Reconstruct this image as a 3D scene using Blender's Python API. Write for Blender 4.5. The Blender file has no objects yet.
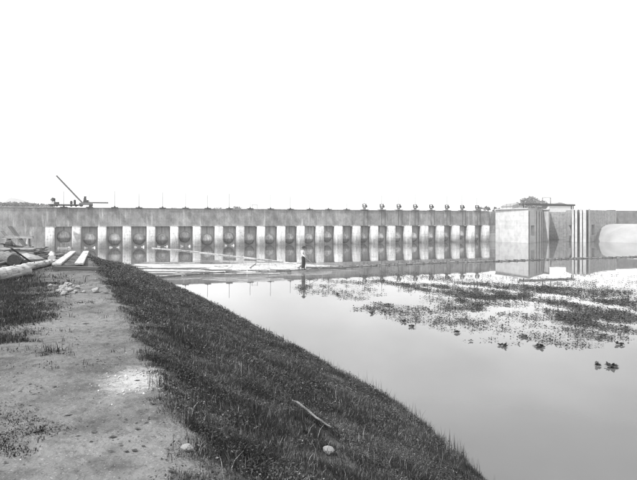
import bpy, bmesh, math, random
import numpy as np
from mathutils import Vector, Matrix

random.seed(7); rng = np.random.default_rng(11)
sc = bpy.context.scene
C = sc.collection
PI = math.pi
# ------------------------------------------------------------------ camera
F, CX, HY, EYE = 540.0, 318.5, 221.5, 3.8        # focal length and horizon in photo pixels, eye height over the water
cam = bpy.data.objects.new('camera', bpy.data.cameras.new('camera')); C.objects.link(cam)
cam.location = (0, 0, EYE); cam.rotation_euler = (PI/2, 0, 0)
cam.data.sensor_width = 36; cam.data.lens = 36*F/637; cam.data.shift_y = -(240-HY)/637
cam.data.clip_end = 8000; cam.data.clip_start = 0.05
sc.camera = cam
# ------------------------------------------------------------------ sky and sun
SUN_H = Vector((-0.78, -0.62)).normalized(); SUN_EL = math.radians(58)
w = bpy.data.worlds.new('World'); sc.world = w; w.use_nodes = True
wn, wl = w.node_tree.nodes, w.node_tree.links
sky = wn.new('ShaderNodeTexSky'); sky.sky_type = 'NISHITA'; sky.sun_disc = False
sky.sun_elevation = SUN_EL; sky.sun_rotation = math.atan2(SUN_H.x, SUN_H.y)
sky.air_density = 2.0; sky.dust_density = 1.0; sky.ozone_density = 1.0
sep = wn.new('ShaderNodeSeparateColor'); wl.new(sky.outputs[0], sep.inputs[0])
a2 = wn.new('ShaderNodeMath'); a2.operation = 'MAXIMUM'; wl.new(sep.outputs[1], a2.inputs[0]); wl.new(sep.outputs[2], a2.inputs[1])   # an old plate sees the green and blue of the sky, as grey
tcw = wn.new('ShaderNodeTexCoord'); mpw = wn.new('ShaderNodeMapping'); mpw.inputs['Scale'].default_value = (1, 1, 2.2); wl.new(tcw.outputs['Generated'], mpw.inputs[0])
cl = wn.new('ShaderNodeTexNoise'); cl.inputs['Scale'].default_value = 2.6; cl.inputs['Detail'].default_value = 4; wl.new(mpw.outputs[0], cl.inputs['Vector'])   # thin high cloud over all of the sky
cr = wn.new('ShaderNodeMapRange'); cr.inputs['From Min'].default_value = .3; cr.inputs['From Max'].default_value = .7; cr.inputs['To Min'].default_value = .78; cr.inputs['To Max'].default_value = 1.35; wl.new(cl.outputs[0], cr.inputs[0])
a3 = wn.new('ShaderNodeMath'); a3.operation = 'MULTIPLY'; wl.new(a2.outputs[0], a3.inputs[0]); wl.new(cr.outputs[0], a3.inputs[1])
bg = wn['Background']; wl.new(a3.outputs[0], bg.inputs[0]); bg.inputs[1].default_value = 0.15
sd = bpy.data.lights.new('sun', 'SUN'); sd.energy = 3.0; sd.angle = math.radians(0.6); sd.color = (1, 1, 1)
sun = bpy.data.objects.new('sun', sd); C.objects.link(sun)
sdir = Vector((SUN_H.x*math.cos(SUN_EL), SUN_H.y*math.cos(SUN_EL), math.sin(SUN_EL)))
sun.rotation_euler = (-sdir).to_track_quat('-Z', 'Y').to_euler(); sun.location = (0, 0, 60)
vs = sc.view_settings; vs.view_transform = 'Standard'; vs.look = 'None'; vs.gamma = 1; vs.use_curve_mapping = False
vs.exposure = 1.1
sc.cycles.use_denoising = True
sc.cycles.max_bounces = 6

# ------------------------------------------------------------------ helpers
def P(px, py, Y):   # photo pixel at depth Y
    return Vector(((px-CX)*Y/F, Y, EYE-(py-HY)*Y/F))
def W(px, py, z=0.0):   # photo pixel on the level z
    Y = (EYE-z)*F/(py-HY); return Vector(((px-CX)*Y/F, Y, z))
def at(px, Y, z): return Vector(((px-CX)*Y/F, Y, z))

MATS = {}
def coords_of(n, l, coords, stretch):
    tc = n.new('ShaderNodeTexCoord'); oi = n.new('ShaderNodeObjectInfo'); sc_ = n.new('ShaderNodeVectorMath'); sc_.operation = 'SCALE'; sc_.inputs[0].default_value = (41.3, 23.7, 17.9)
    l.new(oi.outputs['Random'], sc_.inputs['Scale']); ad = n.new('ShaderNodeVectorMath'); ad.operation = 'ADD'; l.new(tc.outputs[coords], ad.inputs[0]); l.new(sc_.outputs[0], ad.inputs[1])
    mp = n.new('ShaderNodeMapping'); mp.inputs['Scale'].default_value = stretch; l.new(ad.outputs[0], mp.inputs[0]); return mp
def objvar(m, lo, hi):
    n, l = m.node_tree.nodes, m.node_tree.links; b = n['Principled BSDF']; src = b.inputs['Base Color'].links[0].from_socket
    oi = n.new('ShaderNodeObjectInfo'); mr = n.new('ShaderNodeMapRange'); mr.inputs['To Min'].default_value = lo; mr.inputs['To Max'].default_value = hi; l.new(oi.outputs['Random'], mr.inputs[0])
    mx = n.new('ShaderNodeMix'); mx.data_type = 'RGBA'; mx.blend_type = 'MULTIPLY'; mx.inputs[0].default_value = 1; l.new(src, mx.inputs[6]); l.new(mr.outputs[0], mx.inputs[7]); l.new(mx.outputs[2], b.inputs['Base Color'])
def mat(name, lo, hi, scale=3.0, rough=0.85, bump=0.3, bscale=None, stretch=(1, 1, 1), spec=0.25, detail=6, island=0.0, coords='Object'):
    m = bpy.data.materials.new(name); m.use_nodes = True; MATS[name] = m
    n, l = m.node_tree.nodes, m.node_tree.links; b = n['Principled BSDF']
    mp = coords_of(n, l, coords, stretch)
    t = n.new('ShaderNodeTexNoise'); t.inputs['Scale'].default_value = scale; t.inputs['Detail'].default_value = detail; t.inputs['Roughness'].default_value = .65
    l.new(mp.outputs[0], t.inputs['Vector'])
    r = n.new('ShaderNodeValToRGB'); r.color_ramp.elements[0].position = .3; r.color_ramp.elements[1].position = .7
    r.color_ramp.elements[0].color = (lo, lo, lo, 1); r.color_ramp.elements[1].color = (hi, hi, hi, 1)
    l.new(t.outputs[0], r.inputs[0]); out = r.outputs[0]
    if island:
        g = n.new('ShaderNodeNewGeometry'); mr = n.new('ShaderNodeMapRange')
        mr.inputs['To Min'].default_value = 1-island; mr.inputs['To Max'].default_value = 1+island
        l.new(g.outputs['Random Per Island'], mr.inputs[0])
        mx = n.new('ShaderNodeMix'); mx.data_type = 'RGBA'; mx.blend_type = 'MULTIPLY'; mx.inputs[0].default_value = 1
        l.new(out, mx.inputs[6]); l.new(mr.outputs[0], mx.inputs[7]); out = mx.outputs[2]
    l.new(out, b.inputs['Base Color'])
    b.inputs['Roughness'].default_value = rough; b.inputs['Specular IOR Level'].default_value = spec
    if bump:
        t2 = n.new('ShaderNodeTexNoise'); t2.inputs['Scale'].default_value = bscale or scale*4; t2.inputs['Detail'].default_value = 8
        l.new(mp.outputs[0], t2.inputs['Vector'])
        bp = n.new('ShaderNodeBump'); bp.inputs['Strength'].default_value = bump; bp.inputs['Distance'].default_value = .05
        l.new(t2.outputs[0], bp.inputs['Height']); l.new(bp.outputs[0], b.inputs['Normal'])
    m['out'] = 0
    return m
def overlay(m, lo_val, scale, stretch, p0, p1, coords='Object', mode='MULTIPLY', fac=1.0):
    """second noise layer (stains, streaks) multiplied or added on the base colour"""
    n, l = m.node_tree.nodes, m.node_tree.links; b = n['Principled BSDF']
    src = b.inputs['Base Color'].links[0].from_socket
    mp = coords_of(n, l, coords, stretch)
    t = n.new('ShaderNodeTexNoise'); t.inputs['Scale'].default_value = scale; t.inputs['Detail'].default_value = 5
    l.new(mp.outputs[0], t.inputs['Vector'])
    r = n.new('ShaderNodeValToRGB'); r.color_ramp.elements[0].position = p0; r.color_ramp.elements[1].position = p1
    if mode == 'MULTIPLY':
        r.color_ramp.elements[0].color = (lo_val,)*3+(1,); r.color_ramp.elements[1].color = (1, 1, 1, 1)
    else:
        r.color_ramp.elements[0].color = (0, 0, 0, 1); r.color_ramp.elements[1].color = (lo_val,)*3+(1,)
    l.new(t.outputs[0], r.inputs[0])
    mx = n.new('ShaderNodeMix'); mx.data_type = 'RGBA'; mx.blend_type = mode; mx.inputs[0].default_value = fac
    l.new(src, mx.inputs[6]); l.new(r.outputs[0], mx.inputs[7]); l.new(mx.outputs[2], b.inputs['Base Color'])
    return m

M = mat
concrete = M('concrete', .27, .39, .5, .9, .35, 6)
overlay(concrete, .80, 1.0, (5.0, 5.0, .35), .32, .62); overlay(concrete, .72, 1.6, (1, 1, .7), .36, .58); overlay(concrete, .80, 7, (1, 1, .6), .34, .5)                 # board marks and run-down streaks
overlay(concrete, .22, 1.0, (2.6, 2.6, .30), .60, .72, mode='ADD')     # lime streaks
overlay(concrete, .70, .12, (1, 1, 2.5), .35, .6)
pierc = M('pier_concrete', .44, .56, 1.2, .85, .4, 9)
overlay(pierc, .72, 1.0, (4, 4, .8), .35, .6); overlay(pierc, .85, .8, (.3, .3, 3), .38, .55); objvar(pierc, .85, 1.1)
overlay(pierc, .60, 5.0, (1, 1, 1), .32, .44)
bayc = M('bay_concrete', .34, .46, 1.2, .9, .3, 8)
overlay(bayc, .70, 1.0, (4, 4, .3), .35, .6); overlay(bayc, .16, 1.0, (5, 5, .25), .60, .70, mode='ADD'); objvar(bayc, .75, 1.15)
lockc = M('lock_concrete', .40, .50, .6, .85, .25, 8)
overlay(lockc, .88, 1.0, (3.2, 3.2, .18), .3, .62); overlay(lockc, .92, 1.0, (.06, .06, 2.2), .40, .50); overlay(lockc, .86, 1.3, (1, 1, 1), .36, .55); overlay(lockc, .6, 5, (1, 1, .5), .24, .34)
lockd = M('lock_masonry', .26, .36, .8, .9, .35, 8)
overlay(lockd, .76, 1.0, (5, 5, .2), .32, .6); overlay(lockd, .9, 1.0, (.06, .06, 2.2), .40, .50); overlay(lockd, .75, 2.2, (1, 1, 1), .36, .55)
earth = M('earth', .10, .19, .9, .95, .6, 6)
pale_bank = M('pale_bank', .19, .26, .35, .95, .3, 5)
domem = M('gate_plate', .44, .56, 4, .95, .25, 20, spec=.05)
iron = M('iron', .025, .06, 9, .6, .2, 30)
rodm = M('rod_iron', .08, .13, 9, .6, 0)
wood_pale = M('weathered_timber', .27, .46, 2.0, .8, .8, 6, stretch=(.35, 5, 5)); overlay(wood_pale, .45, 3, (.5, 9, 9), .30, .44); objvar(wood_pale, .7, 1.1)
overlay(wood_pale, .55, 6, (1, 1, 1), .32, .5)
wood_mid = M('grey_timber', .09, .19, 3, .85, .8, 6, stretch=(.35, 5, 5)); objvar(wood_mid, .65, 1.2)
overlay(wood_mid, .5, 6, (1, 1, 1), .35, .5)
wood_dark = M('wet_timber', .03, .08, 3, .7, .6, 6, stretch=(.35, 5, 5))
canvasm = M('pale_stone', .16, .27, 2.5, .9, .5, 9)
stone = M('stone', .17, .30, 6, .9, .6, 18)
cloth_white = M('shirt_cloth', .48, .56, 8, .9, .3, 40)
cloth_dark = M('trouser_cloth', .03, .05, 8, .9, .3, 40)
felt = M('hat_felt', .012, .025, 8, .95, .2, 40)
skinm = M('skin', .22, .28, 12, .6, .05, 40)
weedm = M('water_weed', .010, .032, 1.2, .6, .2, 9, island=.85)
foliage = M('foliage', .05, .10, .4, .8, 0, island=.5)
far_fol = M('pale_foliage', .10, .17, .4, .8, 0, island=.4)
barkm = M('bark', .06, .11, 4, .9, .5, 20)
foamm = M('foam', .70, .85, 8, .9, .5, 25)
roofm = M('roof_tile', .14, .20, 3, .9, .3, 12)
plaster = M('plaster', .40, .5, 2, .9, .1, 12)
ramm = M('paint_grey', .10, .16, 5, .7, .2, 20)
# the lower half of the gate plates is darker, below a soft level line
def darker_below(m, z0, dark, soft=.03):
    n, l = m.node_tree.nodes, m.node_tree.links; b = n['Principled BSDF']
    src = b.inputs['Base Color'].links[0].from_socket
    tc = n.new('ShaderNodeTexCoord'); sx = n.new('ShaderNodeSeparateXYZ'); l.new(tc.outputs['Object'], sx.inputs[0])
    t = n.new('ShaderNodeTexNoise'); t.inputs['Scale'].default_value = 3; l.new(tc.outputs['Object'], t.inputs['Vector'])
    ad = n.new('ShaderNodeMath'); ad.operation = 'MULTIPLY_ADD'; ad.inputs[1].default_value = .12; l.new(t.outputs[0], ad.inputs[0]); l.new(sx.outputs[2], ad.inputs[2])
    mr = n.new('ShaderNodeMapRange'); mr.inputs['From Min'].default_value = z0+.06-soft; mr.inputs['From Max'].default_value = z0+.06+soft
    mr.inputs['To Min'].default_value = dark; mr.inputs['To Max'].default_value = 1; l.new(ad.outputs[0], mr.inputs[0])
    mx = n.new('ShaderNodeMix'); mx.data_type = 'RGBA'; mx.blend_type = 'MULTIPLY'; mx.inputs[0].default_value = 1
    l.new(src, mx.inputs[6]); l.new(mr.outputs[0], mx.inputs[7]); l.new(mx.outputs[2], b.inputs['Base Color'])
overlay(domem, .6, 2.2, (2, 2, .7), .36, .56); darker_below(domem, -.10, .48, .10); objvar(domem, .7, 1.2)
darker_below(lockd, .12, .75, .08); darker_below(lockc, .10, .85, .08)  # dark waterline band on the lock walls

def tag(o, label=None, cat=None, group=None, kind=None):
    if label: o['label'] = label
    if cat: o['category'] = cat
    if group: o['group'] = group
    if kind: o['kind'] = kind
    return o
def link_mesh(name, me, m, parent=None, smooth=False):
    o = bpy.data.objects.new(name, me); C.objects.link(o); o.parent = parent
    if m: me.materials.append(m)
    if smooth: me.polygons.foreach_set('use_smooth', [True]*len(me.polygons))
    return o
def thing(name, loc, label, cat, group=None, rz=0):
    o = bpy.data.objects.new(name, None); C.objects.link(o); o.location = loc; o.rotation_euler = (0, 0, rz); o.empty_display_size = .2
    return tag(o, label, cat, group)
class MB:
    def __init__(s): s.bm = bmesh.new()
    def box(s, c, size, rot=None, bev=0.0):
        r = bmesh.ops.create_cube(s.bm, size=1)['verts']
        mt = Matrix.Translation(Vector(c)) @ (rot.to_4x4() if rot else Matrix()) @ Matrix.Diagonal((*size, 1))
        bmesh.ops.transform(s.bm, matrix=mt, verts=r)
        if bev:
            es = list({e for v in r for e in v.link_edges}); bmesh.ops.bevel(s.bm, geom=es, offset=bev, segments=1, affect='EDGES')
        return s
    def bar(s, a, b, wd, ht, bev=0.0):
        a, b = Vector(a), Vector(b); d = b-a
        rot = d.to_track_quat('X', 'Z').to_matrix()
        return s.box((a+b)/2, (d.length, wd, ht), rot, bev)
    def tube(s, a, b, r0, r1=None, n=10, cap=True):
        a, b = Vector(a), Vector(b); r1 = r0 if r1 is None else r1; d = b-a
        q = d.to_track_quat('Z', 'Y').to_matrix().to_4x4()
        bmesh.ops.create_cone(s.bm, cap_ends=cap, segments=n, radius1=r0, radius2=r1, depth=d.length, matrix=Matrix.Translation((a+b)/2) @ q)
        return s
    def log(s, a, b, r0, r1, n=12, seg=9, wob=.04, seed=0):
        rr = random.Random(seed); a, b = Vector(a), Vector(b); d = (b-a); u = d.normalized()
        x = u.orthogonal().normalized(); y = u.cross(x); rings = []
        ox = oy = 0
        for i in range(seg+1):
            t = i/seg; c = a+d*t+x*ox+y*oy; ox += rr.uniform(-wob, wob)*.3; oy += rr.uniform(-wob, wob)*.3
            r = r0+(r1-r0)*t
            rings.append([s.bm.verts.new(c+(x*math.cos(2*PI*k/n)+y*math.sin(2*PI*k/n))*r*(1+rr.uniform(-wob, wob))) for k in range(n)])
        for i in range(seg):
            for k in range(n): s.bm.faces.new((rings[i][k], rings[i][(k+1) % n], rings[i+1][(k+1) % n], rings[i+1][k]))
        s.bm.faces.new(rings[0][::-1]); s.bm.faces.new(rings[-1])
        return s
    def prism(s, pts, z0, z1):
        lo = [s.bm.verts.new((p[0], p[1], z0)) for p in pts]; hi = [s.bm.verts.new((p[0], p[1], z1)) for p in pts]; n = len(pts)
        for i in range(n): s.bm.faces.new((lo[i], lo[(i+1) % n], hi[(i+1) % n], hi[i]))
        s.bm.faces.new(hi); s.bm.faces.new(lo[::-1]); bmesh.ops.recalc_face_normals(s.bm, faces=s.bm.faces)
        return s
    def rock(s, c, r, seed=0, flat=.75):
        rr = random.Random(seed); vs_ = bmesh.ops.create_icosphere(s.bm, subdivisions=2, radius=1)['verts']
        ax = [Vector((rr.gauss(0, 1), rr.gauss(0, 1), rr.gauss(0, 1))).normalized() for _ in range(7)]
        for v in vs_:
            k = 1.0
            for q in ax: k = min(k, 0.70/max(.2, v.co.normalized().dot(q))) if v.co.dot(q) > .66 else k
            k *= 1+rr.uniform(-.05, .05)
            v.co = Vector(c)+Vector((v.co.x*r[0], v.co.y*r[1], v.co.z*r[2]))*k
        return s
    def build(s, name, m, parent=None, smooth=False):
        me = bpy.data.meshes.new(name); s.bm.to_mesh(me); s.bm.free()
        return link_mesh(name, me, m, parent, smooth)
def np_mesh(name, verts, faces_tri=None, faces_quad=None, m=None, parent=None, smooth=False):
    me = bpy.data.meshes.new(name); nv = len(verts); me.vertices.add(nv); me.vertices.foreach_set('co', np.asarray(verts, np.float32).ravel())
    nt = 0 if faces_tri is None else len(faces_tri); nq = 0 if faces_quad is None else len(faces_quad)
    me.loops.add(nt*3+nq*4); me.polygons.add(nt+nq); idx = []; st = []
    if nt: idx.append(np.asarray(faces_tri).ravel()); st.append(np.arange(nt)*3)
    if nq: idx.append(np.asarray(faces_quad).ravel()); st.append(nt*3+np.arange(nq)*4)
    me.loops.foreach_set('vertex_index', np.concatenate(idx).astype(np.int32)); me.polygons.foreach_set('loop_start', np.concatenate(st).astype(np.int32))
    me.update(calc_edges=True); me.validate()
    return link_mesh(name, me, m, parent, smooth)
_H = rng.random((64, 64))
def vnoise(x, y):
    x = np.asarray(x, float); y = np.asarray(y, float); xi = np.floor(x).astype(int); yi = np.floor(y).astype(int); fx = x-xi; fy = y-yi
    fx = fx*fx*(3-2*fx); fy = fy*fy*(3-2*fy); g = lambda a, b: _H[a % 64, b % 64]
    return (g(xi, yi)*(1-fx)+g(xi+1, yi)*fx)*(1-fy)+(g(xi, yi+1)*(1-fx)+g(xi+1, yi+1)*fx)*fy
def fbm(x, y, o=4):
    s = 0; a = .5; x, y = x*.83-y*.56+3.7, x*.56+y*.83+1.9
    for k in range(o): s = s+a*vnoise(x*2**k+17.3*k, y*2**k+5.1*k); a *= .5
    return s
def sstep(a, b, x): t = np.clip((x-a)/(b-a), 0, 1); return t*t*(3-2*t)

# ------------------------------------------------------------------ the near bank (height field), path, water, far ground
SHORE = np.array([(7.0, -9), (4.4, 0), (3.3, 4), (2.32, 8.26), (1.66, 11.0), (.1, 14.3), (-1.95, 18.6), (-5.73, 26.1), (-10.99, 36.3), (-16, 46), (-22.5, 54), (-32, 58), (-130, 64)], float)
PEDGE = np.array([(2.0, -9), (.45, 0), (-.885, 3.45), (-1.68, 5.63), (-3.8, 10.35), (-7.0, 17.0), (-11.6, 27), (-15, 36), (-19, 44), (-26, 50), (-130, 55)], float)
def sdist(pl, x, y):    # signed distance, positive inland (left of the line)
    best = np.full(np.shape(x), 1e9); sg = np.ones(np.shape(x))
    for (ax, ay), (bx, by) in zip(pl[:-1], pl[1:]):
        dx, dy = bx-ax, by-ay; t = np.clip(((x-ax)*dx+(y-ay)*dy)/(dx*dx+dy*dy), 0, 1)
        qx, qy = x-ax-t*dx, y-ay-t*dy; d = np.hypot(qx, qy); s = np.sign(dx*qy-dy*qx); u = d < best-1e-9
        best = np.where(u, d, best); sg = np.where(u, np.where(s == 0, 1, s), sg)
    return best*sg
def topz(y): return 2.2-1.35*sstep(23, 42, y)-.35*sstep(42, 54, y)
def height(x, y, fine=True):
    x = np.asarray(x, float); y = np.asarray(y, float)
    d = sdist(SHORE, x, y); p = sdist(PEDGE, x, y); wdt = np.maximum(d-p, 3.0)
    t = np.clip(d/wdt, -1, 1); prof = np.where(t > 0, np.clip(t, 0, 1)**.92, t*1.0)
    h = topz(y)*prof
    slope = sstep(0, .15, t)*(1-sstep(.9, 1, t))
    h = h+slope*(fbm(x*.8, y*.8)-.45)*.38
    h = h+sstep(.9, 1.0, t)*((fbm(x*.6+9, y*.6)-.47)*.10 + (.03 if fine else 0)*(vnoise(x*7, y*7)-.5) + .25*sstep(3.5, 9, p)*(fbm(x*.35+3, y*.35)-.35))
    return h
def Gz(x, y): return float(height(np.array([x]), np.array([y]))[0])
def hit(px, py):    # where a photo pixel meets the bank
    Y = np.arange(1.5, 70, .04); X = (px-CX)*Y/F; z = EYE-(py-HY)*Y/F; k = np.nonzero(z <= height(X, Y))[0]
    if len(k): return Vector((X[k[0]], Y[k[0]], Gz(X[k[0]], Y[k[0]])))
    return W(px, py)
ys = np.concatenate([np.arange(-8, 14, .14), np.arange(14, 32, .3), np.arange(32, 76, .8)])
xs = np.concatenate([np.arange(-130, -34, 3.0), np.arange(-34, -12, .5), np.arange(-12, 8.5, .14)])
XX, YY = np.meshgrid(xs, ys); ZZ = height(XX, YY)
nx, ny = len(xs), len(ys); V = np.stack([XX, YY, ZZ], -1).reshape(-1, 3)
ii = (np.arange(ny-1)[:, None]*nx+np.arange(nx-1)[None, :]).ravel(); Q = np.stack([ii, ii+1, ii+nx+1, ii+nx], 1)
cx = V[Q].mean(1); pd = sdist(PEDGE, cx[:, 0], cx[:, 1]); sdv = sdist(SHORE, cx[:, 0], cx[:, 1])
keep = sdv > -6
pw = (1.1+.8*fbm(cx[:, 0]*.9, cx[:, 1]*.9))*sstep(6, 9, cx[:, 1])+(1-sstep(6, 9, cx[:, 1]))*6          # how wide the trodden path is
is_path = (pd > -.32) & (pd < pw) & (cx[:, 1] < 34)
def split(mask):
    f = Q[mask]; u, inv = np.unique(f.ravel(), return_inverse=True); return V[u], inv.reshape(-1, 4)
# ground materials
soil = M('soil', .035, .075, .8, .95, .7, 14); overlay(soil, .55, 3.5, (1, 1, 1), .35, .6)
pathm = M('path_dirt', .068, .130, .45, .95, .9, 16); overlay(pathm, .58, 1.6, (1, 1, 1), .36, .52); overlay(pathm, .70, 7, (1, 1, 1), .36, .52); overlay(pathm, .45, 38, (1, 1, 1), .30, .40); overlay(pathm, .09, 55, (1, 1, 1), .60, .72, mode='ADD')
def blot(m, c, rx, ry, val, edge=.45):   # spilled lime or trodden-in stain: one patch with a ragged edge
    n, l = m.node_tree.nodes, m.node_tree.links; b = n['Principled BSDF']; src = b.inputs['Base Color'].links[0].from_socket
    tc = n.new('ShaderNodeTexCoord'); mp = n.new('ShaderNodeMapping'); mp.inputs['Location'].default_value = (-c[0]/rx, -c[1]/ry, 0); mp.inputs['Scale'].default_value = (1/rx, 1/ry, 0)
    l.new(tc.outputs['Object'], mp.inputs[0]); ln = n.new('ShaderNodeVectorMath'); ln.operation = 'LENGTH'; l.new(mp.outputs[0], ln.inputs[0])
    t = n.new('ShaderNodeTexNoise'); t.inputs['Scale'].default_value = 11; t.inputs['Detail'].default_value = 8; t.inputs['Roughness'].default_value = .75; l.new(tc.outputs['Object'], t.inputs['Vector'])
    ad = n.new('ShaderNodeMath'); ad.operation = 'MULTIPLY_ADD'; ad.inputs[1].default_value = 2.6; l.new(t.outputs[0], ad.inputs[0]); l.new(ln.outputs['Value'], ad.inputs[2])
    mr = n.new('ShaderNodeMapRange'); mr.inputs['From Min'].default_value = 1.75; mr.inputs['From Max'].default_value = 1.75+edge; mr.inputs['To Min'].default_value = 1; mr.inputs['To Max'].default_value = 0
    l.new(ad.outputs[0], mr.inputs[0]); mx = n.new('ShaderNodeMix'); mx.data_type = 'RGBA'
    l.new(mr.outputs[0], mx.inputs[0]); l.new(src, mx.inputs[6]); mx.inputs[7].default_value = (val, val, val, 1); l.new(mx.outputs[2], b.inputs['Base Color'])
lime = hit(140, 379); blot(pathm, lime, .28, .38, .25, 1.0)
v, q = split(keep & ~is_path); o = np_mesh('bank', v, None, q, soil, smooth=True); tag(o, kind='structure')
v, q = split(keep & is_path); o = np_mesh('path', v, None, q, pathm, smooth=True); tag(o, kind='structure')

DU = Vector((.9320, .3623, 0)).normalized(); DN = Vector((DU.y, -DU.x, 0)); P0 = at(45, 74.6, 0); BAY = 3.37
def D(s, t, z): return P0+DU*s+DN*t+Vector((0, 0, z))
DROT = Matrix.Rotation(math.atan2(DU.y, DU.x), 3, 'Z'); DA = math.atan2(DU.y, DU.x)

waterm = bpy.data.materials.new('water'); waterm.use_nodes = True
n, l = waterm.node_tree.nodes, waterm.node_tree.links; b = n['Principled BSDF']
b.inputs['Base Color'].default_value = (.065, .065, .065, 1); b.inputs['Roughness'].default_value = .015; b.inputs['IOR'].default_value = 1.333
tc = n.new('ShaderNodeTexCoord')
def nz(scale, st):
    mp = n.new('ShaderNodeMapping'); mp.inputs['Scale'].default_value = st; l.new(tc.outputs['Object'], mp.inputs[0])
    t = n.new('ShaderNodeTexNoise'); t.inputs['Scale'].default_value = scale; t.inputs['Detail'].default_value = 3; l.new(mp.outputs[0], t.inputs['Vector']); return t.outputs[0]
bp = n.new('ShaderNodeBump'); bp.inputs['Strength'].default_value = .05; bp.inputs['Distance'].default_value = .02; l.new(nz(1.6, (1, .7, 1)), bp.inputs['Height'])
# a cat's-paw of wind ripples lies off the timber raft
mp = n.new('ShaderNodeMapping'); mp.inputs['Location'].default_value = (9.0/12, -43.5/9.0, 0); mp.inputs['Scale'].default_value = (1/12, 1/9.0, 0)
l.new(tc.outputs['Object'], mp.inputs[0]); ln = n.new('ShaderNodeVectorMath'); ln.operation = 'LENGTH'; l.new(mp.outputs[0], ln.inputs[0])
ad = n.new('ShaderNodeMath'); ad.operation = 'MULTIPLY_ADD'; ad.inputs[1].default_value = .9; l.new(nz(.35, (.5, 1.6, 1)), ad.inputs[0]); l.new(ln.outputs['Value'], ad.inputs[2])
mr = n.new('ShaderNodeMapRange'); mr.inputs['From Min'].default_value = 1.05; mr.inputs['From Max'].default_value = 1.4; mr.inputs['To Min'].default_value = 1; mr.inputs['To Max'].default_value = 0; l.new(ad.outputs[0], mr.inputs[0])
st = n.new('ShaderNodeMath'); st.operation = 'MULTIPLY'; st.inputs[1].default_value = 1.0; l.new(mr.outputs[0], st.inputs[0])
bp2 = n.new('ShaderNodeBump'); bp2.inputs['Distance'].default_value = .6; l.new(st.outputs[0], bp2.inputs['Strength']); l.new(nz(3.0, (.6, 1.2, 1)), bp2.inputs['Height']); l.new(bp.outputs[0], bp2.inputs['Normal'])
l.new(bp2.outputs[0], b.inputs['Normal'])
o = np_mesh('water', [(-1500, -130, 0), (1500, -130, 0), (1500, 560, 0), (-1500, 560, 0)], None, [(0, 1, 2, 3)], waterm); tag(o, kind='structure')
# land behind the dam and out to the horizon
pts = [D(-120, -3, 2.4), D(78, -3, 2.4), D(78, -20, 2.4), D(-120, -20, 2.4), D(400, -20, 2.4), Vector((1500, 500, 2.4)), Vector((1500, 1500, 2.4)), Vector((-1500, 1500, 2.4)), Vector((-1500, 40, 2.4))]
o = np_mesh('ground', [tuple(p) for p in pts], [(4, 5, 6), (4, 6, 7), (4, 7, 8), (4, 8, 3), (4, 3, 2)], [(0, 1, 2, 3)], earth); tag(o, kind='structure')

# ------------------------------------------------------------------ the dam
ordn = ['first', 'second', 'third', 'fourth', 'fifth', 'sixth', 'seventh', 'eighth', 'ninth', 'tenth', 'eleventh', 'twelfth', 'thirteenth', 'fourteenth']
NB = 22; TOP = 5.70; PT = 3.07; PWD = 1.18
dam = thing('dam', D(0, 0, 0), 'long concrete dam with a row of rounded piers and bulging round gates', 'dam', rz=DA)
# dam-local axes: x along the dam, y away from the viewer, z up
S_END = NB*BAY+1.6
m_ = MB(); m_.box(((-70+S_END)/2, 2.45, (PT+TOP)/2), (70+S_END, 3.0, TOP-PT)); m_.build('upper_wall', concrete, dam)
m_ = MB(); m_.box(((-70+0)/2+.1, 2.40, PT/2-.4), (70.1, 2.9, PT+.8)); m_.build('wing_wall', concrete, dam)
m_ = MB(); m_.box(((-70+S_END)/2, 2.43, TOP+.06), (70+S_END, 3.16, .12), bev=.02); m_.build('coping', concrete, dam)
m_ = MB(); m_.box((S_END-.4+2.0, 2.6, PT/2-.4), (4.6, 2.9, PT+.8)); m_.build('end_wall', lockd, dam); m_ = MB(); m_.box((S_END+2.3, 2.7, (PT+TOP)/2), (4.5, 3.0, TOP-PT)); m_.build('end_wall', concrete, dam)
m_ = MB(); m_.box((S_END+.9, .9, .45), (2.6, 1.2, 2.1)); m_.build('ledge', lockc, dam)
def pier_mesh():
    r = PWD/2; pts = [(-r, 1.95)]
    for k in range(0, 17): a = PI+PI*k/16; cs_, sn_ = math.cos(a), math.sin(a); pts.append((r*math.copysign(abs(cs_)**.42, cs_), .50-.46*abs(sn_)**.42))
    pts.append((r, 1.95)); mb = MB(); mb.prism(pts, -1.0, PT-.1)
    mb.prism([(x*1.0-.0, y) for x, y in pts], PT-.1+.001, PT) if False else None
    return mb
base = pier_mesh().build('pier', pierc, dam, False)
for p in base.data.polygons:
    p.use_smooth = abs(p.normal.z) < .5
cap = MB(); r = PWD/2-.04; cap.prism([(-r, .97)]+[(r*math.copysign(abs(math.cos(PI+PI*k/16))**.42, math.cos(PI+PI*k/16)), .52-.44*abs(math.sin(PI+PI*k/16))**.42) for k in range(17)]+[(r, .97)], PT-.1, PT+.04)
capo = cap.build('cap', pierc, base)
for i in range(NB+1):
    if i == 0: pr, cp = base, capo
    else:
        pr = base.copy(); C.objects.link(pr); pr.parent = dam; cp = capo.copy(); C.objects.link(cp); cp.parent = pr
    pr.location = (i*BAY+PWD/2, 0, 0)
    pr.scale = (1+rng.uniform(-.03, .03), 1, 1)
GZ = [1.6, 1.25, 1.15, 1.2, 1.1, 1.45, .95, 1.2, .95, .95, 1.0, .95, 1.2, .95, .95, 1.0, .95, .95, .95, 1.0, 1.3, .8]
bw = MB(); bw.box((0, 2.3, .98), (BAY-PWD-.004, 1.0, 4.16)); bwo = bw.build('bay_wall', bayc, dam)
gm = MB(); gm.bm
prof = [(0.001, -.56), (.2, -.55), (.38, -.51), (.55, -.44), (.70, -.335), (.81, -.215), (.88, -.09), (.90, 0.0), (.90, .10)]
rings = [[gm.bm.verts.new((pr_*math.cos(2*PI*k/32), py_, pr_*math.sin(2*PI*k/32))) for k in range(32)] for pr_, py_ in prof]
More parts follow.
